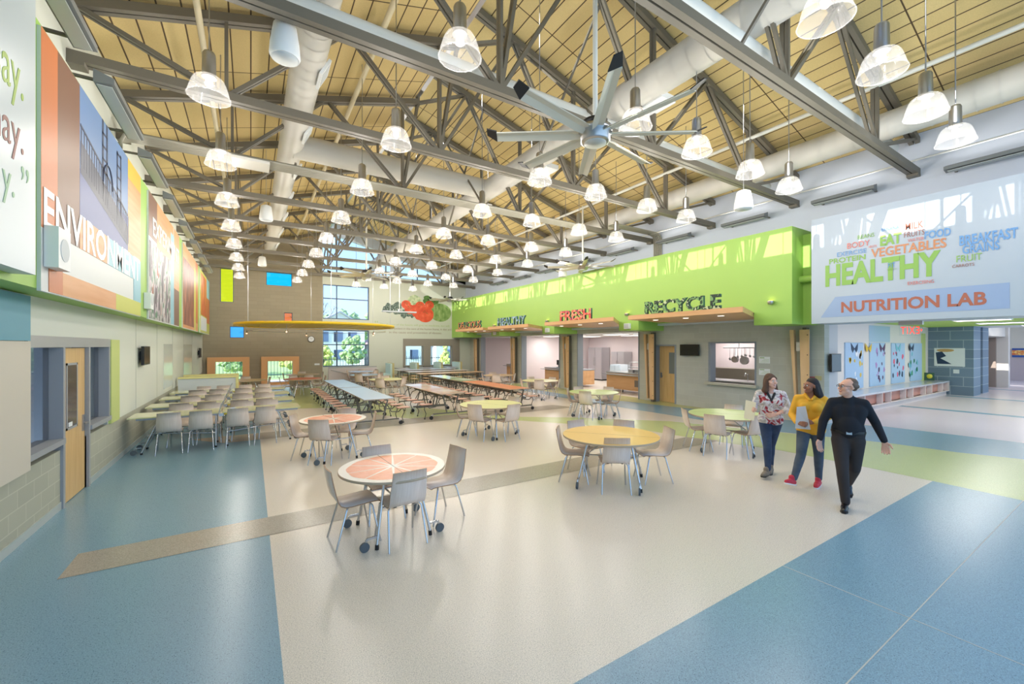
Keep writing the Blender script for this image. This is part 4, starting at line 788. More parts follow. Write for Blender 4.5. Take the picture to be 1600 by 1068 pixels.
def round_table(r, topmats, kind):
    t = empty('round_table', (0, 0, 0)); bb = MB(); zt = .745; n = 56
    bb.lathe([(r - .01, zt - .03), (r, zt - .025), (r, zt - .004), (r - .004, zt)], seg=n, mi=1); bb.f = bb.f[:-2]; bb.m = bb.m[:-2]; bb.sm = bb.sm[:-2]
    ring = lambda rr, z: [(rr * math.cos(2 * math.pi * k / n), rr * math.sin(2 * math.pi * k / n), z) for k in range(n)]
    bb.poly(ring(r - .004, zt), 0); bb.poly(ring(r - .01, zt - .03)[::-1], 1)
    if kind == 'citrus':
        for k in range(10):
            a0, a1 = k * .6283 + .010, (k + 1) * .6283 - .010
            pts = [(.05 * math.cos((a0 + a1) / 2), .05 * math.sin((a0 + a1) / 2), zt + .0006)] + [(r * .86 * (1 - .03 * abs(m - 3) / 3) * math.cos(a0 + (a1 - a0) * m / 6), r * .86 * (1 - .03 * abs(m - 3) / 3) * math.sin(a0 + (a1 - a0) * m / 6), zt + .0006) for m in range(7)]
            bb.poly(pts, 2)
        bb.box(-.003, .003, -r + .01, r - .01, zt, zt + .0012, 3)
    else: bb.box(-.002, .002, -r + .01, r - .01, zt, zt + .0008, 3)
    bb.build('tabletop', topmats, t)
    for sx in (-1, 1):
        for sy in (-1, 1):
            MB().tube([(sx * r * .3, sy * r * .42, .71), (sx * r * .5, sy * r * .62, .05)], .016, 8).tube([(sx * r * .5, sy * r * .62, .05), (sx * r * .505, sy * r * .625, 0)], .022, 8, 1).build('leg', [chrome, black], t)
            q = MB(); q.M = Matrix.Translation((0, 0, 0)); caster(q, sx * r * .49, sy * r * .6, sx * .11, 0); q.build('caster', [chrome, mat('wheel_grey', (90, 98, 102), .5)], t)
    b2 = MB()
    for sy in (-1, 1): b2.tube([(-r * .4, sy * r * .5, .4), (r * .4, sy * r * .5, .4)], .012, 8); b2.bar((-r * .3, sy * r * .42, .7), (r * .3, sy * r * .42, .7), .03, .03)
    b2.tube([(0, -r * .5, .4), (0, r * .5, .4)], .012, 8); b2.bar((0, -r * .8, .7), (0, r * .8, .7), .04, .03)
    b2.tube([(0, -r * .5, .4), (0, 0, .7)], .01, 8).tube([(0, r * .5, .4), (0, 0, .7)], .01, 8); b2.build('brace_frame', chrome, t)
    MB().box(-.06, .06, -r * .7, -r * .55, .69, .714).build('latch', mat('latch_yellow', (220, 200, 20), .5), t)
    return t
edge = mat('table_edge', (186, 166, 140), .5); seam = mat('seam_dark', (90, 80, 70), .6)
def top(nm, c): return mat(nm, c, .3)
citrus = noise_mat('citrus_orange', [(.3, (232, 140, 84)), (.7, (240, 160, 112))], 14, .3)
T = {'citrus': [top('citrus_white', (238, 228, 214)), edge, citrus, seam], 'yellow': [top('top_yellow', (240, 200, 120)), edge, citrus, seam], 'lemon': [top('top_lemon', (226, 224, 158)), edge, citrus, seam],
     'lime': [top('top_lime', (196, 214, 142)), edge, citrus, seam], 'red': [top('top_red_orange', (226, 112, 70)), edge, citrus, seam], 'blue': [top('top_blue', (180, 204, 230)), edge, citrus, seam], 'tan': [top('top_tan', (226, 196, 156)), edge, citrus, seam]}
GEN = [(-.5, -.62, .5), (.55, -.6, .5), (-.72, .25, .52), (.1, .8, .52), (.8, .2, .52)]
def dirw(dx, dy):    # words for where a chair stands, seen from the hall's camera corner
    d_ = dx * .5323 + dy * .8466; l_ = dx * .8466 - dy * .5323; m = max(abs(d_), abs(l_)); w_ = []
    if abs(d_) > .42 * m: w_.append('near' if d_ < 0 else 'far')
    if abs(l_) > .42 * m: w_.append('left' if l_ < 0 else 'right')
    return ' '.join(w_)
tabs = [(1.41, 4.86, .6, 'citrus', .05, [(0, -1, .29), (-1, 0, .42), (1, .12, .6), (0, 1, .44)], 'the orange slice table nearest the camera'),
        (4.83, 4.75, .75, 'yellow', .7, [(-.36, -.46, .36), (-.56, .52, .54), (.81, -.42, .68), (.05, .8, .6), (.7, .4, .6)], 'the plain yellow round table'),
        (1.35, 8.63, .6, 'citrus', .2, [(-.28, -.43, .32), (-.5, .27, .46), (.6, -.1, .48), (.3, .5, .44)], 'the farther orange slice table'),
        (4.92, 8.79, .75, 'lemon', .4, [(-.6, -.4, .5), (.1, -.83, .6), (-.66, .35, .56), (.05, .8, .56), (.85, .3, .6)], 'the pale lemon round table in mid hall'),
        (8.35, 4.9, .75, 'lime', .5, [(-.75, -.2, .6), (-.65, .5, .58), (-.15, -.65, .46), (.85, .35, .6)], 'the green round table beside the women'),
        (8.89, 9.43, .75, 'lime', .3, [(-.65, -.35, .5), (-.5, .6, .52), (.1, .8, .56), (.45, -.5, .52), (.8, .2, .58)], 'the green round table facing the FRESH opening'),
        (9.99, 13.73, .75, 'lemon', .3, GEN, 'the pale round table facing the HEALTHY opening'), (10.13, 17.3, .75, 'tan', .1, GEN[:4], 'the tan round table before the DELICIOUS opening'),
        (4.91, 17.7, .75, 'lemon', .2, GEN, 'the pale round table behind the pink stool table'), (4.75, 20.9, .75, 'blue', .2, GEN, 'the blue round table right of the hanging disc'), (5.2, 23.6, .75, 'blue', .6, GEN[1:], 'the farthest blue round table by the ramp parapet'),
        (1.9, 19.9, .75, 'red', 0, [(-.8, .0, .6), (.8, 0, .6), (-.3, .8, .6), (.3, .8, .6)], 'the red orange round table under the hanging disc'), (2.2, 22.9, .75, 'tan', 0, [(-.8, .0, .6), (.8, 0, .6), (0, .8, .6)], 'the tan round table behind the red one'), (-.2, 20.3, .75, 'tan', .4, [(.8, .1, .6), (-.8, .1, .6), (0, .8, .6)], 'the round table behind the white booth partition')]
tprot = {}
for (x, y, r, kd, rot, ch, nm) in tabs:
    k = (r, kd)
    if k not in tprot: o = tprot[k] = round_table(r, T[kd], 'citrus' if kd == 'citrus' else 'plain'); o.location = (x, y, 0); o.rotation_euler = (0, 0, rot)
    else: o = dup(tprot[k], (x, y, 0), rot)
    lab = nm.replace('the ', '', 1); tag(o, lab + (' with chrome legs and casters' if len(lab.split()) < 9 else ''), 'table', 'round cafeteria tables')
    for dx, dy, ds in ch:
        L = math.hypot(dx, dy); ux, uy = dx / L, dy / L
        chair(x + ux * ds, y + uy * ds, math.atan2(-uy, -ux) - math.pi / 2 + random.uniform(-.06, .06), 'birch chair, %s side of %s' % (dirw(dx, dy), nm), 'birch chairs at the round tables')
# long folding tables with chairs on the left
def rect_table():
    t = empty('folding_table', (0, 0, 0)); lt = mat('top_pale_lime', (214, 214, 164), .14, coat=.3)
    for s, (x0, x1) in enumerate(((-1.5, -.015), (.015, 1.5))):
        MB().box(x0, x1, -.375, .375, .72, .745).build('tabletop', lt, t); MB().box(x0 + .12, x1 - .05, -.3, .3, .675, .72).build('apron', mat('apron_blue_grey', (170, 182, 200), .4, .3), t)
    for sx in (-1.3, -.1, .1, 1.3):
        for sy in (-.28, .28):
            MB().tube([(sx * (.8 if abs(sx) > 1 else 1.0), sy * .8, .68), (sx, sy, .03)], .015, 8).tube([(sx, sy, .03), (sx, sy, 0)], .022, 8, 1).build('leg', [chrome, black], t)
    for sx in (-1, 1):
        for sy in (-1, 1): q = MB(); caster(q, sx * 1.3, sy * .27, sx * .1, 0); q.build('caster', [chrome, mat('wheel_grey')], t)
    b2 = MB()
    for sy in (-.24, .24): b2.tube([(-1.2, sy, .4), (-.1, sy * 1.05, .3)], .012, 8).tube([(1.2, sy, .4), (.1, sy * 1.05, .3)], .012, 8)
    for sx in (-1.2, 1.2, -.1, .1): b2.tube([(sx, -.26, .35), (sx, .26, .35)], .012, 8)
    b2.build('brace_frame', chrome, t)
    MB().tube([(-.05, -.38, .7), (.0, -.38, .9), (.04, -.38, .98)], .012, 8).box(-.04, .04, -.39, -.37, .66, .72).build('hinge_lever', steelapp, t); MB().box(.05, .16, -.385, -.375, .69, .715).build('latch', mat('latch_yellow'), t)
    return t
pr = rect_table(); rows = ['nearest', 'second', 'third', 'fourth', 'fifth']
for i, y in enumerate((11.12, 12.75, 14.42, 16.1)):
    o = pr if i == 0 else dup(pr, (0, 0, 0)); o.location = (-.53, y, 0); tag(o, 'long pale lime folding table against the left wall, %s row' % rows[i], 'table', 'pale lime folding tables')
    for k, x in enumerate((-1.38, -.87, -.24, .28)):
        w_ = ('first', 'second', 'third', 'fourth')[k]
        chair(x, y - .32, random.uniform(-.05, .05), 'near side birch chair at the %s lime table, %s from the left wall' % (rows[i], w_), 'birch chairs at the long lime tables')
        chair(x + .1, y + .36, math.pi + random.uniform(-.05, .05), 'far side birch chair at the %s lime table, %s from the left wall' % (rows[i], w_), 'birch chairs at the long lime tables')
# stool tables
def stool_table(topm, stoolm):
    t = empty('stool_table', (0, 0, 0)); L = 1.78
    MB().box(-.39, .39, -L, L, .725, .75).box(-.392, .392, -L - .002, L + .002, .728, .746, 1).build('tabletop', [topm, edge], t)
    b2 = MB(); b2.bar((0, -L + .2, .6), (0, L - .2, .6), .05, .06); b2.bar((-.2, -L + .1, .7), (-.2, L - .1, .7), .03, .04); b2.bar((.2, -L + .1, .7), (.2, L - .1, .7), .03, .04)
    for y in (-L + .15, -.12, .12, L - .15): b2.bar((-.25, y, .7), (-.12, y, .15), .03, .03); b2.bar((.25, y, .7), (.12, y, .15), .03, .03); b2.bar((-.55, y, .16), (.55, y, .16), .035, .035)
    b2.build('under_frame', mat('frame_bronze', (110, 108, 100), .4, .6), t)
    for y in (-L + .15, 0, L - .15):
        for s in (-1, 1): q = MB(); q.bar((s * .55, y, .15), (s * .6, y, .1), .03, .03); q.tube([(s * .61, y - .015, .055), (s * .61, y + .015, .055)], .055, 14, 1); q.build('caster', [chrome, black], t)
    for s in (-1, 1):
        for k in range(6):
            y = -L + .33 + k * .58 * 1.07
            MB().box(s * .72 - .17, s * .72 + .17, y - .14, y + .14, .425, .445).build('stool_seat', stoolm, t)
            MB().tube([(s * .1, y, .62), (s * .28, y, .55), (s * .4, y, .34), (s * .6, y, .32), (s * .72, y, .43)], .014, 6).tube([(s * .72, y, .42), (s * .76, y, .3), (s * .7, y, .16), (s * .74, y, .03)], .012, 6).tube([(s * .74, y, .03), (s * .74, y, 0)], .02, 8, 1).build('stool_arm', [mat('frame_bronze'), black], t)
    return t
stp = mat('stool_rose', (206, 158, 136), .4); stw = mat('stool_wood', (210, 180, 140), .4)
tb = stool_table(top('top_ice_blue', (176, 198, 224)), stp); tb.location = (2.88, 12.92, 0); tag(tb, 'pale blue stool table nearest the camera, left of centre', 'stool table', 'folding tables with fixed stools')
dup(tb, (2.88, 16.6, 0), 0, 'pale blue stool table directly behind the nearest blue one')
tp = stool_table(noise_mat('top_pink_print', [(.35, (226, 170, 146)), (.6, (238, 222, 212))], 1.2, .12), stp); tp.location = (5.05, 13.1, 0); tag(tp, 'pink and white printed stool table in the middle of the hall', 'stool table', 'folding tables with fixed stools')
tg = stool_table(top('top_orange_print', (228, 148, 108)), stp); tg.location = (7.45, 13.15, 0); tag(tg, 'orange topped stool table nearest the HEALTHY opening', 'stool table', 'folding tables with fixed stools')
tg2 = stool_table(noise_mat('top_green_print', [(.35, (168, 200, 134)), (.65, (236, 240, 230))], 1.0, .12), stp); tg2.location = (7.45, 16.85, 0); tag(tg2, 'green and white printed stool table behind the orange topped one', 'stool table', 'folding tables with fixed stools')
for i, (y, c, lab) in enumerate(((20.2, (228, 190, 150), 'tan stool table set crosswise, first of three before the booths'), (22.0, (224, 214, 206), 'pale stool table set crosswise, second of three before the booths'), (23.8, (206, 214, 222), 'grey white stool table set crosswise, last of three before the booths'))):
    o = stool_table(top('top_far_%d' % i, c), stw); o.location = (8.9, y, 0); o.rotation_euler = (0, 0, R(90)); tag(o, lab, 'stool table', 'crosswise stool tables')
# booths
mint = mat('mint_vinyl', (200, 224, 216), .5); ol = mat('booth_olive', (196, 186, 130), .5)
def booth():
    t = empty('booth_bench', (0, 0, 0)); MB().box(-.09, .02, -.55, .55, .1, 1.08).build('backrest', mint, t); MB().box(.02, .14, -.56, .56, 0, 1.1).build('back_panel', ol, t)
    MB().box(-.5, -.09, -.55, .55, .36, .46).build('seat', mint, t); MB().box(-.45, -.05, -.54, .54, 0, .36).build('base', ol, t); return t
bo = booth(); 
for i, x in enumerate((7.2, 8.75, 10.35, 11.7)):
    o = bo if i == 0 else dup(bo, (0, 0, 0)); o.location = (x, 25.6, 0); tag(o, 'mint green booth bench with olive side, %s from the tall window' % ORD[i], 'booth bench', 'mint booth benches')
    if i < 3:
        q = empty('booth_table', (x + .8, 25.6, 0), 0, 'small grey booth table beside the %s mint bench from the tall window' % ORD[i], 'table', 'booth tables'); MB().box(-.38, .38, -.55, .55, .72, .75).build('tabletop', top('top_grey', (190, 186, 190)), q); MB().tube([(0, 0, 0), (0, 0, .72)], .04, 10).box(-.25, .25, -.25, .25, 0, .03).build('pedestal', steelapp, q)
pw = mat('partition_white', (220, 224, 222), .5); py_ = mat('partition_yellow', (232, 222, 150), .5)
for i, y in enumerate((17.6, 18.9)):
    o = empty('booth_partition', (-2.05, y, 0), 0, ['white booth partition with yellow cap nearest the lime tables', 'white booth partition with yellow cap behind the first one'][i], 'partition', 'white booth partitions')
    MB().box(0, 1.6, 0, .14, 0, 1.04).build('panel', pw, o); MB().box(-.0, 1.66, -.03, .17, 1.04, 1.1).box(1.6, 1.66, -.03, .17, 0, 1.04).build('cap', py_, o); MB().box(.05, 1.55, .14, .6, .0, .45).build('seat', pw, o)

# ------------------------------------------------------------------ outside the far windows
b = MB(); b.box(-40, 60, YF + .3, 110, -.3, -.12); g = b.build('ground_lawn', noise_mat('lawn', [(.3, (170, 196, 110)), (.7, (190, 206, 140))], 3, .9)); struct(g)
b = MB(); b.box(0, 20, YF + .6, YF + 5, -.12, -.1); struct(b.build('ground_path', mat('path_pale', (226, 220, 214), .8)))
hw, rr = mat('siding_white', (236, 238, 244), .6), mat('roof_rose', (206, 160, 154), .7)
def house(x, y, w_, dp, h_, pk_, lab, rm):
    o = empty('house', (x, y, 0), 0, lab, 'house'); MB().box(0, w_, 0, dp, -.12, h_).prism([(0, 0, h_), (w_, 0, h_), (w_ / 2, 0, pk_)], (0, dp, 0)).build('walls', hw, o)
    MB().prism([(-.3, -.3, h_ - .1), (w_ / 2, -.3, pk_), (w_ / 2, -.3, pk_ + .18), (-.3, -.3, h_ + .08)], (0, dp + .6, 0)).prism([(w_ / 2, -.3, pk_), (w_ + .3, -.3, h_ - .1), (w_ + .3, -.3, h_ + .08), (w_ / 2, -.3, pk_ + .18)], (0, dp + .6, 0)).build('roof', rm, o)
    for k in range(3):
        for z in (.6, 2.6):
            if z + 1 < h_: f_ = MB().box(w_ * (.15 + .28 * k), w_ * (.15 + .28 * k) + .7, -.06, 0, z, z + 1.1).build('window', mat('window_blue', (110, 130, 170), .3), o); MB().box(w_ * (.15 + .28 * k) - .25, w_ * (.15 + .28 * k), -.05, 0, z, z + 1.1).build('shutter', mat('shutter_navy', (50, 62, 90), .5), f_)
house(5.8, 50, 5.4, 6, 4.2, 5.9, 'white two storey house with navy shutters seen through the tall window', mat('roof_grey', (170, 176, 190), .7))
house(11.6, 47, 6, 6, 2.4, 3.9, 'small white house with rose roof at the right of the tall window', rr); house(18.4, 46, 8, 6, 2.6, 3.6, 'long white house seen through the alcove windows', rr)
o = empty('garden_fence', (-6, 34, 0), 0, 'dark metal picket fence outside the far windows', 'fence'); bb = MB()
for k in range(150): bb.box(k * .2, k * .2 + .025, 0, .02, -.12, 1.3)
bb.build('pickets', mat('fence_dark', (70, 76, 90), .5), o); bb = MB(); bb.box(0, 30, -.01, .03, 1.1, 1.14); bb.box(0, 30, -.01, .03, .05, .09); bb.build('rails', mat('fence_dark'), o)
def tree(x, y, h_, w_, m, lab, nm='tree', cone=False):
    o = empty(nm, (x, y, -.12), 0, lab, nm); bb = MB()
    for k in range(60):
        t_ = random.random(); zz = h_ * (.25 + .72 * t_); rad = w_ * ((1 - t_) if cone else math.sin(math.pi * (t_ * .8 + .12))); a = random.uniform(0, 6.28); q = rad * random.uniform(.3, 1)
        s = random.uniform(.12, .26) * w_; n = len(bb.v); bb.sphere((q * math.cos(a), q * math.sin(a), zz), s, 4, 0, (1, 1, random.uniform(.7, 1.2)))
        for j in range(n, len(bb.v)): v = Vector(bb.v[j]); bb.v[j] = tuple(v + Vector((random.uniform(-1, 1), random.uniform(-1, 1), random.uniform(-1, 1))) * s * .3)
    bb.sm = [False] * len(bb.sm); bb.build('foliage', m, o); MB().tube([(0, 0, 0), (0, 0, h_ * .5)], .04 * h_ / 3, 8).build('trunk', mat('bark', (110, 90, 80), .8), o)
lf = noise_mat('leaf_mid', [(.3, (150, 180, 126)), (.7, (188, 208, 156))], 3, .8); lf2 = noise_mat('leaf_yellow', [(.3, (196, 206, 110)), (.7, (222, 226, 150))], 3, .8)
for x, y, h_, w_, m, lab in ((11.0, 60, 7, 2.6, lf, 'round green tree behind the rose roofed house'), (17.5, 68, 8, 3.2, lf, 'broad green tree at the right of the tall window'), (8.5, 66, 6.5, 3, lf, 'green tree behind the white two storey house'), (5.2, 38, 2.2, 1.0, lf2, 'yellow green bush at the left of the tall window'), (7.9, 40, 3.2, 1.2, lf, 'green garden tree before the houses'), (-2.75, 40, 8, 1.1, lf2, 'yellow green tree seen through the yellow glass'), (-1.0, 38, 1.8, 1.3, lf, 'green shrub seen through the left wood framed window'), (3.2, 40, 1.6, 1.3, lf2, 'green shrub seen through the right wood framed window')):
    tree(x, y, h_, w_, m, lab)
tree(14.0, 33, 2.6, .7, lf2, 'yellow green cone shaped shrub outside the right alcove window', 'shrub', True)
bb = MB(); o = empty('tree', (6.0, 45, -.12), 0, 'bare leafless tree outside the tall window', 'tree')
def branch(p, d, L, r, n):
    q = p + d * L; bb.tube([p, q], r, 5, 0, False, r * .6)
    if n:
        for _ in range(3): branch(q, (d + Vector((random.uniform(-.6, .6), random.uniform(-.6, .6), random.uniform(-.1, .5)))).normalized(), L * .72, r * .6, n - 1)
branch(Vector((0, 0, 0)), Vector((0, 0, 1)), 2.2, .09, 5); bb.build('branches', mat('bark'), o)

# ------------------------------------------------------------------ people
def fuse(name, parts, vox, m, parent, smooth=3):
    """parts: (p, r, q, r2[, (sx, sy)]) tapered capsules or ('e', centre, (rx, ry, rz)) ellipsoids, fused into one surface"""
    bb = MB()
    def cap(p, r, q, r2, sc=(1, 1)):
        p, q = Vector(p), Vector(q); d = (q - p); L = d.length; d.normalize(); up = Vector((0, 1, 0)) if abs(d.y) < .9 else Vector((0, 0, 1))
        a = d.cross(up).normalized(); c = a.cross(d).normalized(); seg = 18; rings = []
        for i in range(5): t = math.pi / 2 * (1 - i / 4); rings.append((-math.sin(t) * r, math.cos(t) * r))
        for i in range(5): t = math.pi / 2 * (i / 4); rings.append((L + math.sin(t) * r2, math.cos(t) * r2))
        vs = []
        for h_, rr_ in rings:
            for k in range(seg): t = 2 * math.pi * k / seg; vs.append(tuple(p + d * h_ + a * math.cos(t) * max(rr_, .0005) * sc[0] + c * math.sin(t) * max(rr_, .0005) * sc[1]))
        n = len(rings); bb.add(vs, [(i * seg + k, i * seg + (k + 1) % seg, (i + 1) * seg + (k + 1) % seg, (i + 1) * seg + k) for i in range(n - 1) for k in range(seg)] + [tuple(range(seg))[::-1], tuple(range((n - 1) * seg, n * seg))])
    for q in parts:
        if q[0] == 'e': bb.sphere(q[1], 1, 12, 0, q[2])
        else: cap(*q)
    o = bb.build(name, m); md = o.modifiers.new('r', 'REMESH'); md.mode = 'VOXEL'; md.voxel_size = vox; md.use_smooth_shade = True
    s = o.modifiers.new('s', 'SMOOTH'); s.factor = .5; s.iterations = smooth
    dg = bpy.context.evaluated_depsgraph_get(); me = bpy.data.meshes.new_from_object(o.evaluated_get(dg)); old = o.data; o.modifiers.clear(); o.data = me; bpy.data.meshes.remove(old); me.name = name
    for p in me.polygons: p.use_smooth = True
    o.parent = parent; return o
def lerp(a, b_, t): return tuple(Vector(a) * (1 - t) + Vector(b_) * t)
def hand(wrist, dirv, palm_n, side, curl=.5, sc=1.0):
    """palm plus four fingers of different lengths and a thumb leaving the side of the palm"""
    w = Vector(wrist); d = Vector(dirv).normalized(); n = Vector(palm_n); n = (n - d * n.dot(d)).normalized(); s = d.cross(n).normalized() * side
    P = [(tuple(w - d * .015), .021 * sc, tuple(w + d * .045 * sc), .03 * sc, (1, 1))]; P = []
    for i in (-1, 0, 1): P.append((tuple(w + s * i * .01), .017 * sc, tuple(w + d * .082 * sc + s * i * .023 * sc), .0125 * sc))
    for i, L in enumerate((.072, .08, .075, .058)):
        b_ = w + d * .085 * sc + s * (.031 - .0205 * i) * sc; spread = s * (.1 - .07 * i); k1 = b_ + (d * math.cos(curl * .5) + n * math.sin(curl * .5) + spread).normalized() * L * .45 * sc
        k2 = k1 + (d * math.cos(curl * 1.3) + n * math.sin(curl * 1.3) + spread * .5).normalized() * L * .32 * sc; k3 = k2 + (d * math.cos(curl * 1.9) + n * math.sin(curl * 1.9)).normalized() * L * .25 * sc
        P += [(tuple(b_ - d * .01), .0095 * sc, tuple(k1), .0088 * sc), (tuple(k1), .0088 * sc, tuple(k2), .008 * sc), (tuple(k2), .008 * sc, tuple(k3), .007 * sc)]
    t0 = w + d * .025 * sc + s * .022 * sc; t1 = t0 + (d * .6 + s * .8 + n * .25).normalized() * .035 * sc; t2 = t1 + (d * .85 + s * .35 + n * .35).normalized() * .045 * sc
    P += [(tuple(t0), .014 * sc, tuple(t1), .011 * sc), (tuple(t1), .011 * sc, tuple(t2), .0085 * sc)]
    return P
def head_parts(c, yaw, s=1.0):
    """c: centre of the skull; face looks along +Y turned by yaw"""
    M = Matrix.Rotation(yaw, 3, 'Z'); f = lambda x, y, z: tuple(Vector(c) + M @ Vector((x, y, z)) * s)
    P = [(f(0, -.015, .03), .078 * s, f(0, .01, .01), .076 * s), (f(0, .02, .0), .07 * s, f(0, .045, -.075), .042 * s), (f(-.03, .03, -.05), .035 * s, f(0, .068, -.088), .026 * s), (f(.03, .03, -.05), .035 * s, f(0, .068, -.088), .026 * s),
         (f(0, .082, .015), .009 * s, f(0, .103, -.022), .014 * s), (f(-.02, .076, -.058), .011 * s, f(.02, .076, -.058), .011 * s), (f(-.035, .072, .032), .012 * s, f(.035, .072, .032), .012 * s),
         (f(-.045, .055, -.02), .026 * s, f(-.03, .065, -.03), .02 * s), (f(.045, .055, -.02), .026 * s, f(.03, .065, -.03), .02 * s)]
    for sx in (-1, 1): P += [(f(sx * .079, -.005, .012), .014 * s, f(sx * .082, -.01, -.022), .009 * s)]
    return P, f
def face(c, yaw, parent, s=1.0, lip=(176, 96, 88), glasses=False, smile=True):
    _, f = head_parts(c, yaw, s)
    for sx in (-1, 1):
        e = MB().sphere(f(sx * .031, .078, .012), .0125 * s, 6).build('eye', mat('eye_white', (226, 222, 216), .2), parent)
        MB().sphere(f(sx * .031, .0885, .012), .0055 * s, 5).build('iris', mat('iris_dark', (40, 30, 26), .2), e)
        MB().tube([f(sx * .016, .086, .033), f(sx * .032, .088, .037), f(sx * .05, .074, .03)], .0035 * s, 6).build('eyebrow', mat('brow_brown', (70, 52, 42), .8), parent)
    MB().tube([f(-.026, .082, -.05), f(-.012, .0895, -.0585), f(0, .091, -.0605), f(.012, .0895, -.0585), f(.026, .082, -.05)], .0055 * s, 8).build('mouth', mat('lip_%d' % lip[0], lip, .4), parent)
    if smile: MB().tube([f(-.018, .089, -.0545), f(0, .0945, -.058), f(.018, .089, -.0545)], .0032 * s, 6).build('teeth', white, parent)
    if glasses:
        g = MB()
        for sx in (-1, 1): g.tube([f(sx * .032 + .021 * math.cos(t * .628), .097, .012 + .016 * math.sin(t * .628)) for t in range(11)], .0022, 6); g.tube([f(sx * .052, .096, .016), f(sx * .083, .0, .014)], .0022, 6)
        g.tube([f(-.011, .098, .014), f(.011, .098, .014)], .0022, 6); g.build('eyeglasses', mat('glasses_dark', (40, 34, 32), .3), parent)
def shoe(parent, heel, toe, m, sole, up=.06):
    h, t = Vector(heel), Vector(toe); d = (t - h).normalized(); q = fuse('shoe', [(tuple(h + Vector((0, 0, .045))), .042, lerp(h, t, .5)[:2] + (lerp(h, t, .5)[2] + .04,), .044), (lerp(h, t, .4)[:2] + (lerp(h, t, .4)[2] + .04,), .043, tuple(t - d * .03 + Vector((0, 0, .032))), .033), (tuple(h + d * .04 + Vector((0, 0, .05))), .04, tuple(h + d * .05 + Vector((0, 0, .05 + up))), .04)], .009, m, parent)
    s_ = d.cross(Vector((0, 0, 1))).normalized(); n = d.cross(s_) * -1
    if n.z < 0: n = -n
    pts = [h - d * .035 - s_ * .03, h - d * .045, h - d * .035 + s_ * .03, lerp(h, t, .5) + s_ * .036 if False else Vector(lerp(h, t, .5)) + s_ * .036, Vector(lerp(h, t, .8)) + s_ * .042, t + s_ * .02, t + d * .005, t - s_ * .02, Vector(lerp(h, t, .8)) - s_ * .042, Vector(lerp(h, t, .5)) - s_ * .036]
    MB().prism([tuple(p) for p in pts], tuple(n * .018)).build('sole', sole, q); return q

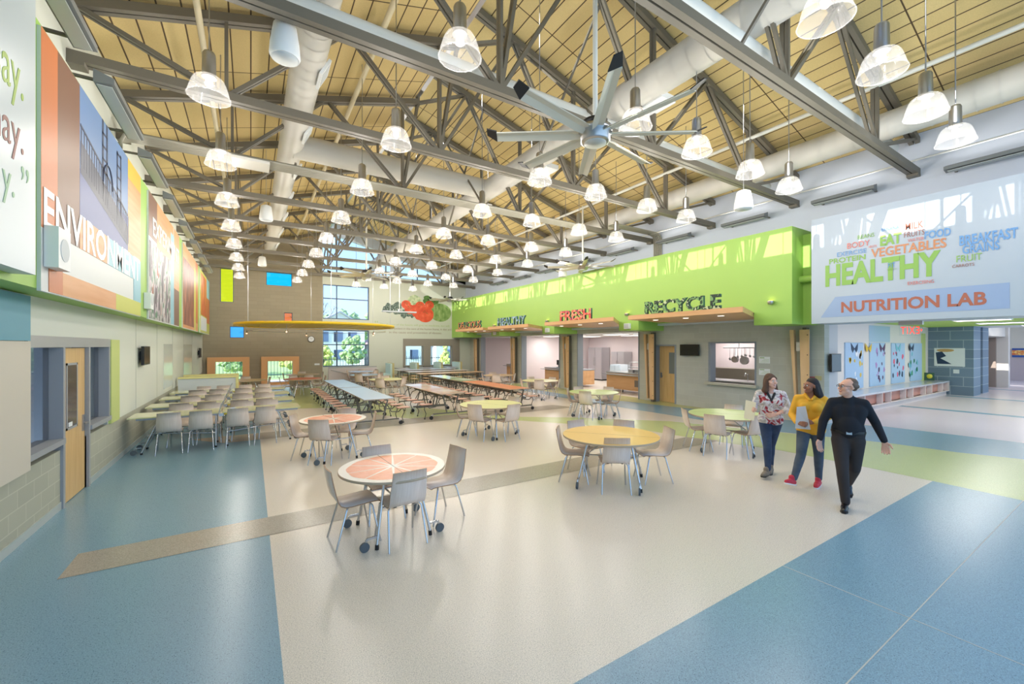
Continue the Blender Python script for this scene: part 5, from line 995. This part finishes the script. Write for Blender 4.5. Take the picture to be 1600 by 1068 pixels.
def person(root, sk, skin, shirt, pants, hairp, hairm, J, yaw, hands_, female, shoes_m, sole_m, sleeve=1.0, faceargs={}, hs=1.0, belt=None, flare=0.0, tuck=False):
    """J: joints in body space, facing +Y"""
    head = J['head']; P, f = head_parts(head, yaw, hs)
    nk = J['neck']; P += [(tuple(Vector(nk) - Vector((0, 0, .03))), .056, tuple(Vector(head) - Vector((0, .01, .06))), .05)]
    shw = abs(J['shR'][0] - J['shL'][0]) / 2
    P += [(tuple(Vector(lerp(nk, J['sh' + s], .2)) - Vector((0, 0, .03))), .045, lerp(nk, J['sh' + s], .8), .038) for s in 'LR']
    P += [(tuple(Vector(nk) - Vector((0, 0, .06))), .07, tuple(Vector(J['hip']) + Vector((0, 0, .1))), .08)]
    for s in 'LR':
        P += [(J['sh' + s], .042, J['el' + s], .036), (J['el' + s], .036, J['wr' + s], .024)] + hands_[s]
    fuse('body', P, .0065, skin, root, 2)
    # shirt
    ch, ws, hp = J['chest'], J['waist'], J['hip']; g = J.get('g', 1.0); hr = .128 if female else .108; pr_ = .1 if female else .108
    Q = [(lerp(ch, (ch[0] - .09 * g, ch[1], ch[2]), 1), .105 * g, (ws[0] - .055 * g, ws[1], ws[2]), .10 * g), ((ch[0] + .09 * g, ch[1], ch[2]), .105 * g, (ws[0] + .055 * g, ws[1], ws[2]), .10 * g),
         ((ws[0] - .055 * g, ws[1], ws[2]), .10 * g, (hp[0] - .07 * g, hp[1], hp[2] + J.get('hem', 0)), hr * g), ((ws[0] + .055 * g, ws[1], ws[2]), .10 * g, (hp[0] + .07 * g, hp[1], hp[2] + J.get('hem', 0)), hr * g),
         (J['shL'], .056 * g, J['shR'], .056 * g), (ch, .12 * g, ws, .115 * g), (tuple(Vector(nk) - Vector((0, 0, .03 if female else .005))), .06 if female else .064, ch, .1)]
    Q += [(tuple(Vector(nk) - Vector((0, 0, .05))), .055, lerp(nk, J['sh' + s], .9), .055 * g) for s in 'LR']
    if female: Q += [('e', (ch[0] - .075, ch[1] + .075, ch[2] - .03), (.075, .07, .075)), ('e', (ch[0] + .075, ch[1] + .075, ch[2] - .03), (.075, .07, .075))]
    else: Q += [('e', (ws[0], ws[1] + .045, ws[2] - .02), (.14, .11, .17))]
    Q += [(tuple(Vector(nk) - Vector((0, 0, .02))), .05, tuple(Vector(J['sh' + s]) + Vector((0, 0, -.01))), .056 * g) for s in 'LR']
    for s in 'LR':
        e1 = J['el' + s]; end = lerp(J['el' + s], J['wr' + s], sleeve)
        Q += [(J['sh' + s], .06 * g, e1, .052 * g), (e1, .052 * g, end, (.038 + flare) * g)]
    fuse('shirt', Q, .011, shirt, root, 4)
    # trousers
    T_ = [((hp[0] - .07, hp[1], hp[2] + .04), pr_ * g, (hp[0] + .07, hp[1], hp[2] + .04), pr_ * g), ('e', (hp[0], hp[1] - .03, hp[2] - .03), ((.158 if female else .17) * g, .12 * g, .12))]
    for s in 'LR':
        T_ += [(J['hp' + s], .098 * g, J['kn' + s], .066 * g), (J['kn' + s], .066 * g, J['an' + s], (.05 if not female else .046) * g)]
        T_ += [(lerp(J['kn' + s], J['an' + s], .1), .066 * g, lerp(J['kn' + s], J['an' + s], .45), .06 * g)]
    fuse('trousers', T_, .011, pants, root, 4)
    if hairp: fuse('hair', hairp(f), .009, hairm, root, 2)
    face(head, yaw, root, hs, **faceargs)
    for s in 'LR': shoe(root, *J['ft' + s], shoes_m[s] if isinstance(shoes_m, dict) else shoes_m, sole_m)
    if belt: MB().lathe([(.172 * g, -.022), (.178 * g, 0), (.172 * g, .02)], (hp[0], hp[1] + .005, hp[2] + .105), 32, 0, 1, .72).build('belt', black, root); 

skin1 = mat('skin_light', (226, 178, 156), .5); skin2 = mat('skin_brown', (150, 98, 72), .5); skin3 = mat('skin_pinkish', (218, 166, 142), .5)
denim = noise_mat('denim_dark', [(.3, (38, 54, 82)), (.7, (54, 72, 102))], 8, .8); denim2 = noise_mat('denim_faded', [(.3, (54, 68, 88)), (.7, (86, 98, 112))], 5, .8)
fl = noise_mat('floral_blouse', [(.0, (120, 116, 112)), (.38, (196, 190, 186)), (.46, (236, 232, 230)), (.56, (188, 180, 190)), (.62, (176, 40, 48)), (.72, (120, 30, 40))], 11, .7, (1, 1, 1), 1, False, 0, .8)
# man in black, nearest the corridor
mr = empty('person', (6.82, 2.33, 0), math.atan2(-.42, -1) - math.pi / 2, 'person in a black long sleeve top and dark trousers walking, nearest the corridor', 'person', 'three people walking')
J = dict(head=(0.01, .06, 1.60), neck=(0, .02, 1.46), shL=(-.165, .0, 1.385), shR=(.165, .02, 1.385), elL=(-.29, -.10, 1.13), elR=(.27, .04, 1.12), wrL=(-.37, -.02, .91), wrR=(.31, .12, .88),
         chest=(0, .01, 1.28), waist=(0, .02, 1.1), hip=(0, 0, .93), hem=.09, hpL=(-.085, 0, .88), hpR=(.085, .02, .88), knL=(-.07, -.03, .50), knR=(.07, .16, .50), anL=(-.03, -.36, .22), anR=(.04, .19, .1), g=1.05,
         ftL=((-.02, -.44, .18), (-.04, -.26, .03)), ftR=((.04, .14, .0), (.07, .40, .0)))
H = dict(L=hand(J['wrL'], (-.1, .25, -1), (.3, 1, .2), -1, .5, 1.12), R=hand(J['wrR'], (.05, .15, -1), (-.6, .6, 0), 1, .45, 1.12))
def hair_m(f): return [(f(-.06, -.03, .03), .032, f(-.045, -.08, .01), .032), (f(.06, -.03, .03), .032, f(.045, -.08, .01), .032), (f(0, -.075, .05), .05, f(0, -.08, -.02), .035), (f(-.03, -.05, .07), .045, f(.03, -.05, .07), .045), (f(0, -.03, .09), .035, f(0, .0, .098), .02)]
person(mr, J, skin3, mat('knit_black', (24, 25, 32), .85), mat('trousers_dark_brown', (52, 44, 42), .8), hair_m, mat('hair_greying', (112, 94, 82), .9), J, R(-62), H, False, mat('shoe_black_leather', (24, 24, 26), .25), black, .97, dict(glasses=True, lip=(190, 120, 108), smile=False), 1.04)
MB().lathe([(.186, -.02), (.19, 0), (.186, .02)], (0, .01, 1.0), 32, 0, 1, .76).build('belt', mat('belt_black', (22, 20, 20), .4), mr); MB().box(-.03, .03, .15, .162, .98, 1.02).build('belt_buckle', chrome, mr)
# woman in yellow, in the middle
w2 = empty('person', (7.33, 2.98, 0), math.atan2(-.40, -1) - math.pi / 2, 'person in a mustard yellow shirt, jeans and red sneakers walking, middle of the three', 'person', 'three people walking')
J = dict(head=(.0, .05, 1.53), neck=(0, .01, 1.40), shL=(-.165, .0, 1.33), shR=(.165, .0, 1.33), elL=(-.22, .02, 1.08), elR=(.24, .04, 1.07), wrL=(-.03, .22, 1.0), wrR=(.17, .25, .98),
         chest=(0, .01, 1.24), waist=(0, 0, 1.06), hip=(0, 0, .90), hem=-.02, hpL=(-.085, 0, .85), hpR=(.085, 0, .85), knL=(-.10, .02, .48), knR=(.12, .18, .48), anL=(-.10, -.03, .11), anR=(.20, .34, .16), g=.99,
         ftL=((-.10, -.06, .0), (-.06, .18, .0)), ftR=((.21, .34, .05), (.30, .52, .10)))
H = dict(L=hand(J['wrL'], (.9, .35, -.05), (.1, -1, -.3), -1, .9), R=hand(J['wrR'], (-.8, .5, .0), (0, -1, -.4), 1, .9))
def hair_w2(f): return [(f(0, -.03, .055), .083, f(0, -.06, .0), .08), (f(0, -.075, -.02), .07, f(-.02, -.12, -.16), .062), (f(-.02, -.12, -.16), .062, f(-.03, -.13, -.32), .035), (f(-.05, -.03, .0), .045, f(-.05, -.07, -.12), .04), (f(.045, -.05, .0), .04, f(.04, -.08, -.12), .04)]
person(w2, J, skin2, mat('shirt_mustard', (232, 172, 44), .7), denim2, hair_w2, mat('hair_black', (36, 28, 28), .7), J, R(-55), H, True, mat('sneaker_red', (196, 44, 66), .6), white, .93, dict(lip=(160, 80, 76)), .97)
fuse('shirt_collar', [((-.07, .03, 1.40), .022, (-.02, .10, 1.33), .02), ((.07, .03, 1.40), .022, (.02, .10, 1.33), .02), ((-.07, .03, 1.40), .022, (0, -.06, 1.42), .022), ((.07, .03, 1.40), .022, (0, -.06, 1.42), .022)], .008, mat('shirt_mustard'), w2)
pp = empty('paper_sheaf', (0, 0, 0), 0, 'grey white papers held at the waist by the person in yellow', 'papers'); pp.location = w2.location; pp.rotation_euler = w2.rotation_euler
MB().prism([(.0, .262, .90), (.19, .285, .90), (.17, .235, 1.22), (.06, .235, 1.24)], (0, .012, 0)).build('sheets', mat('paper_grey', (206, 206, 210), .6), pp)
# woman in the floral blouse, left
w1 = empty('person', (7.40, 3.60, 0), math.atan2(-.62, -1) - math.pi / 2, 'person in a red and white floral blouse and dark jeans walking, leftmost of the three', 'person', 'three people walking')
J = dict(head=(-.0, .05, 1.555), neck=(0, .01, 1.42), shL=(-.17, .0, 1.345), shR=(.17, .0, 1.345), elL=(-.26, -.01, 1.12), elR=(.25, .02, 1.10), wrL=(-.06, .20, 1.03), wrR=(.27, .20, 1.12),
         chest=(0, .01, 1.25), waist=(0, 0, 1.08), hip=(0, 0, .92), hem=.0, hpL=(-.08, 0, .87), hpR=(.08, 0, .87), knL=(-.01, -.03, .48), knR=(.06, .16, .50), anL=(-.01, -.10, .12), anR=(.06, .24, .14), g=.97,
         ftL=((-.02, -.12, .0), (.03, .12, .0)), ftR=((.07, .24, .03), (.16, .44, .04)))
H = dict(L=hand(J['wrL'], (.9, .3, -.15), (.0, -1, -.2), -1, .5), R=hand(J['wrR'], (.1, .8, -.1), (-1, 0, -.3), 1, 1.0))
def hair_w1(f): return [(f(0, -.03, .06), .08, f(0, -.05, .0), .082), (f(-.062, -.01, .03), .035, f(-.098, -.02, -.15), .05), (f(.062, -.01, .03), .035, f(.098, -.02, -.15), .05), (f(0, -.07, -.02), .07, f(0, -.08, -.16), .065), (f(-.02, .02, .085), .032, f(-.065, .03, .05), .025), (f(-.01, .02, .085), .032, f(.062, .035, .045), .024)]
person(w1, J, skin1, fl, denim, hair_w1, mat('hair_brown', (92, 66, 50), .8), J, R(38), H, True, mat('sneaker_taupe', (128, 118, 104), .7), black, .35, dict(lip=(186, 100, 96)), .98, flare=.03)
fuse('black_undershirt', [((-.05, .085, 1.36), .02, (0, .118, 1.24), .018), ((.05, .085, 1.36), .02, (0, .118, 1.24), .018)], .007, black, w1)
fo = empty('folder', (0, 0, 0), 0, 'cream folder held in the right hand of the person in the floral blouse', 'folder'); fo.location = w1.location; fo.rotation_euler = w1.rotation_euler
MB().prism([(.26, .31, .92), (.40, .22, .94), (.37, .20, 1.24), (.23, .29, 1.22)], (.006, .012, 0)).build('cover', mat('folder_cream', (236, 226, 196), .6), fo)
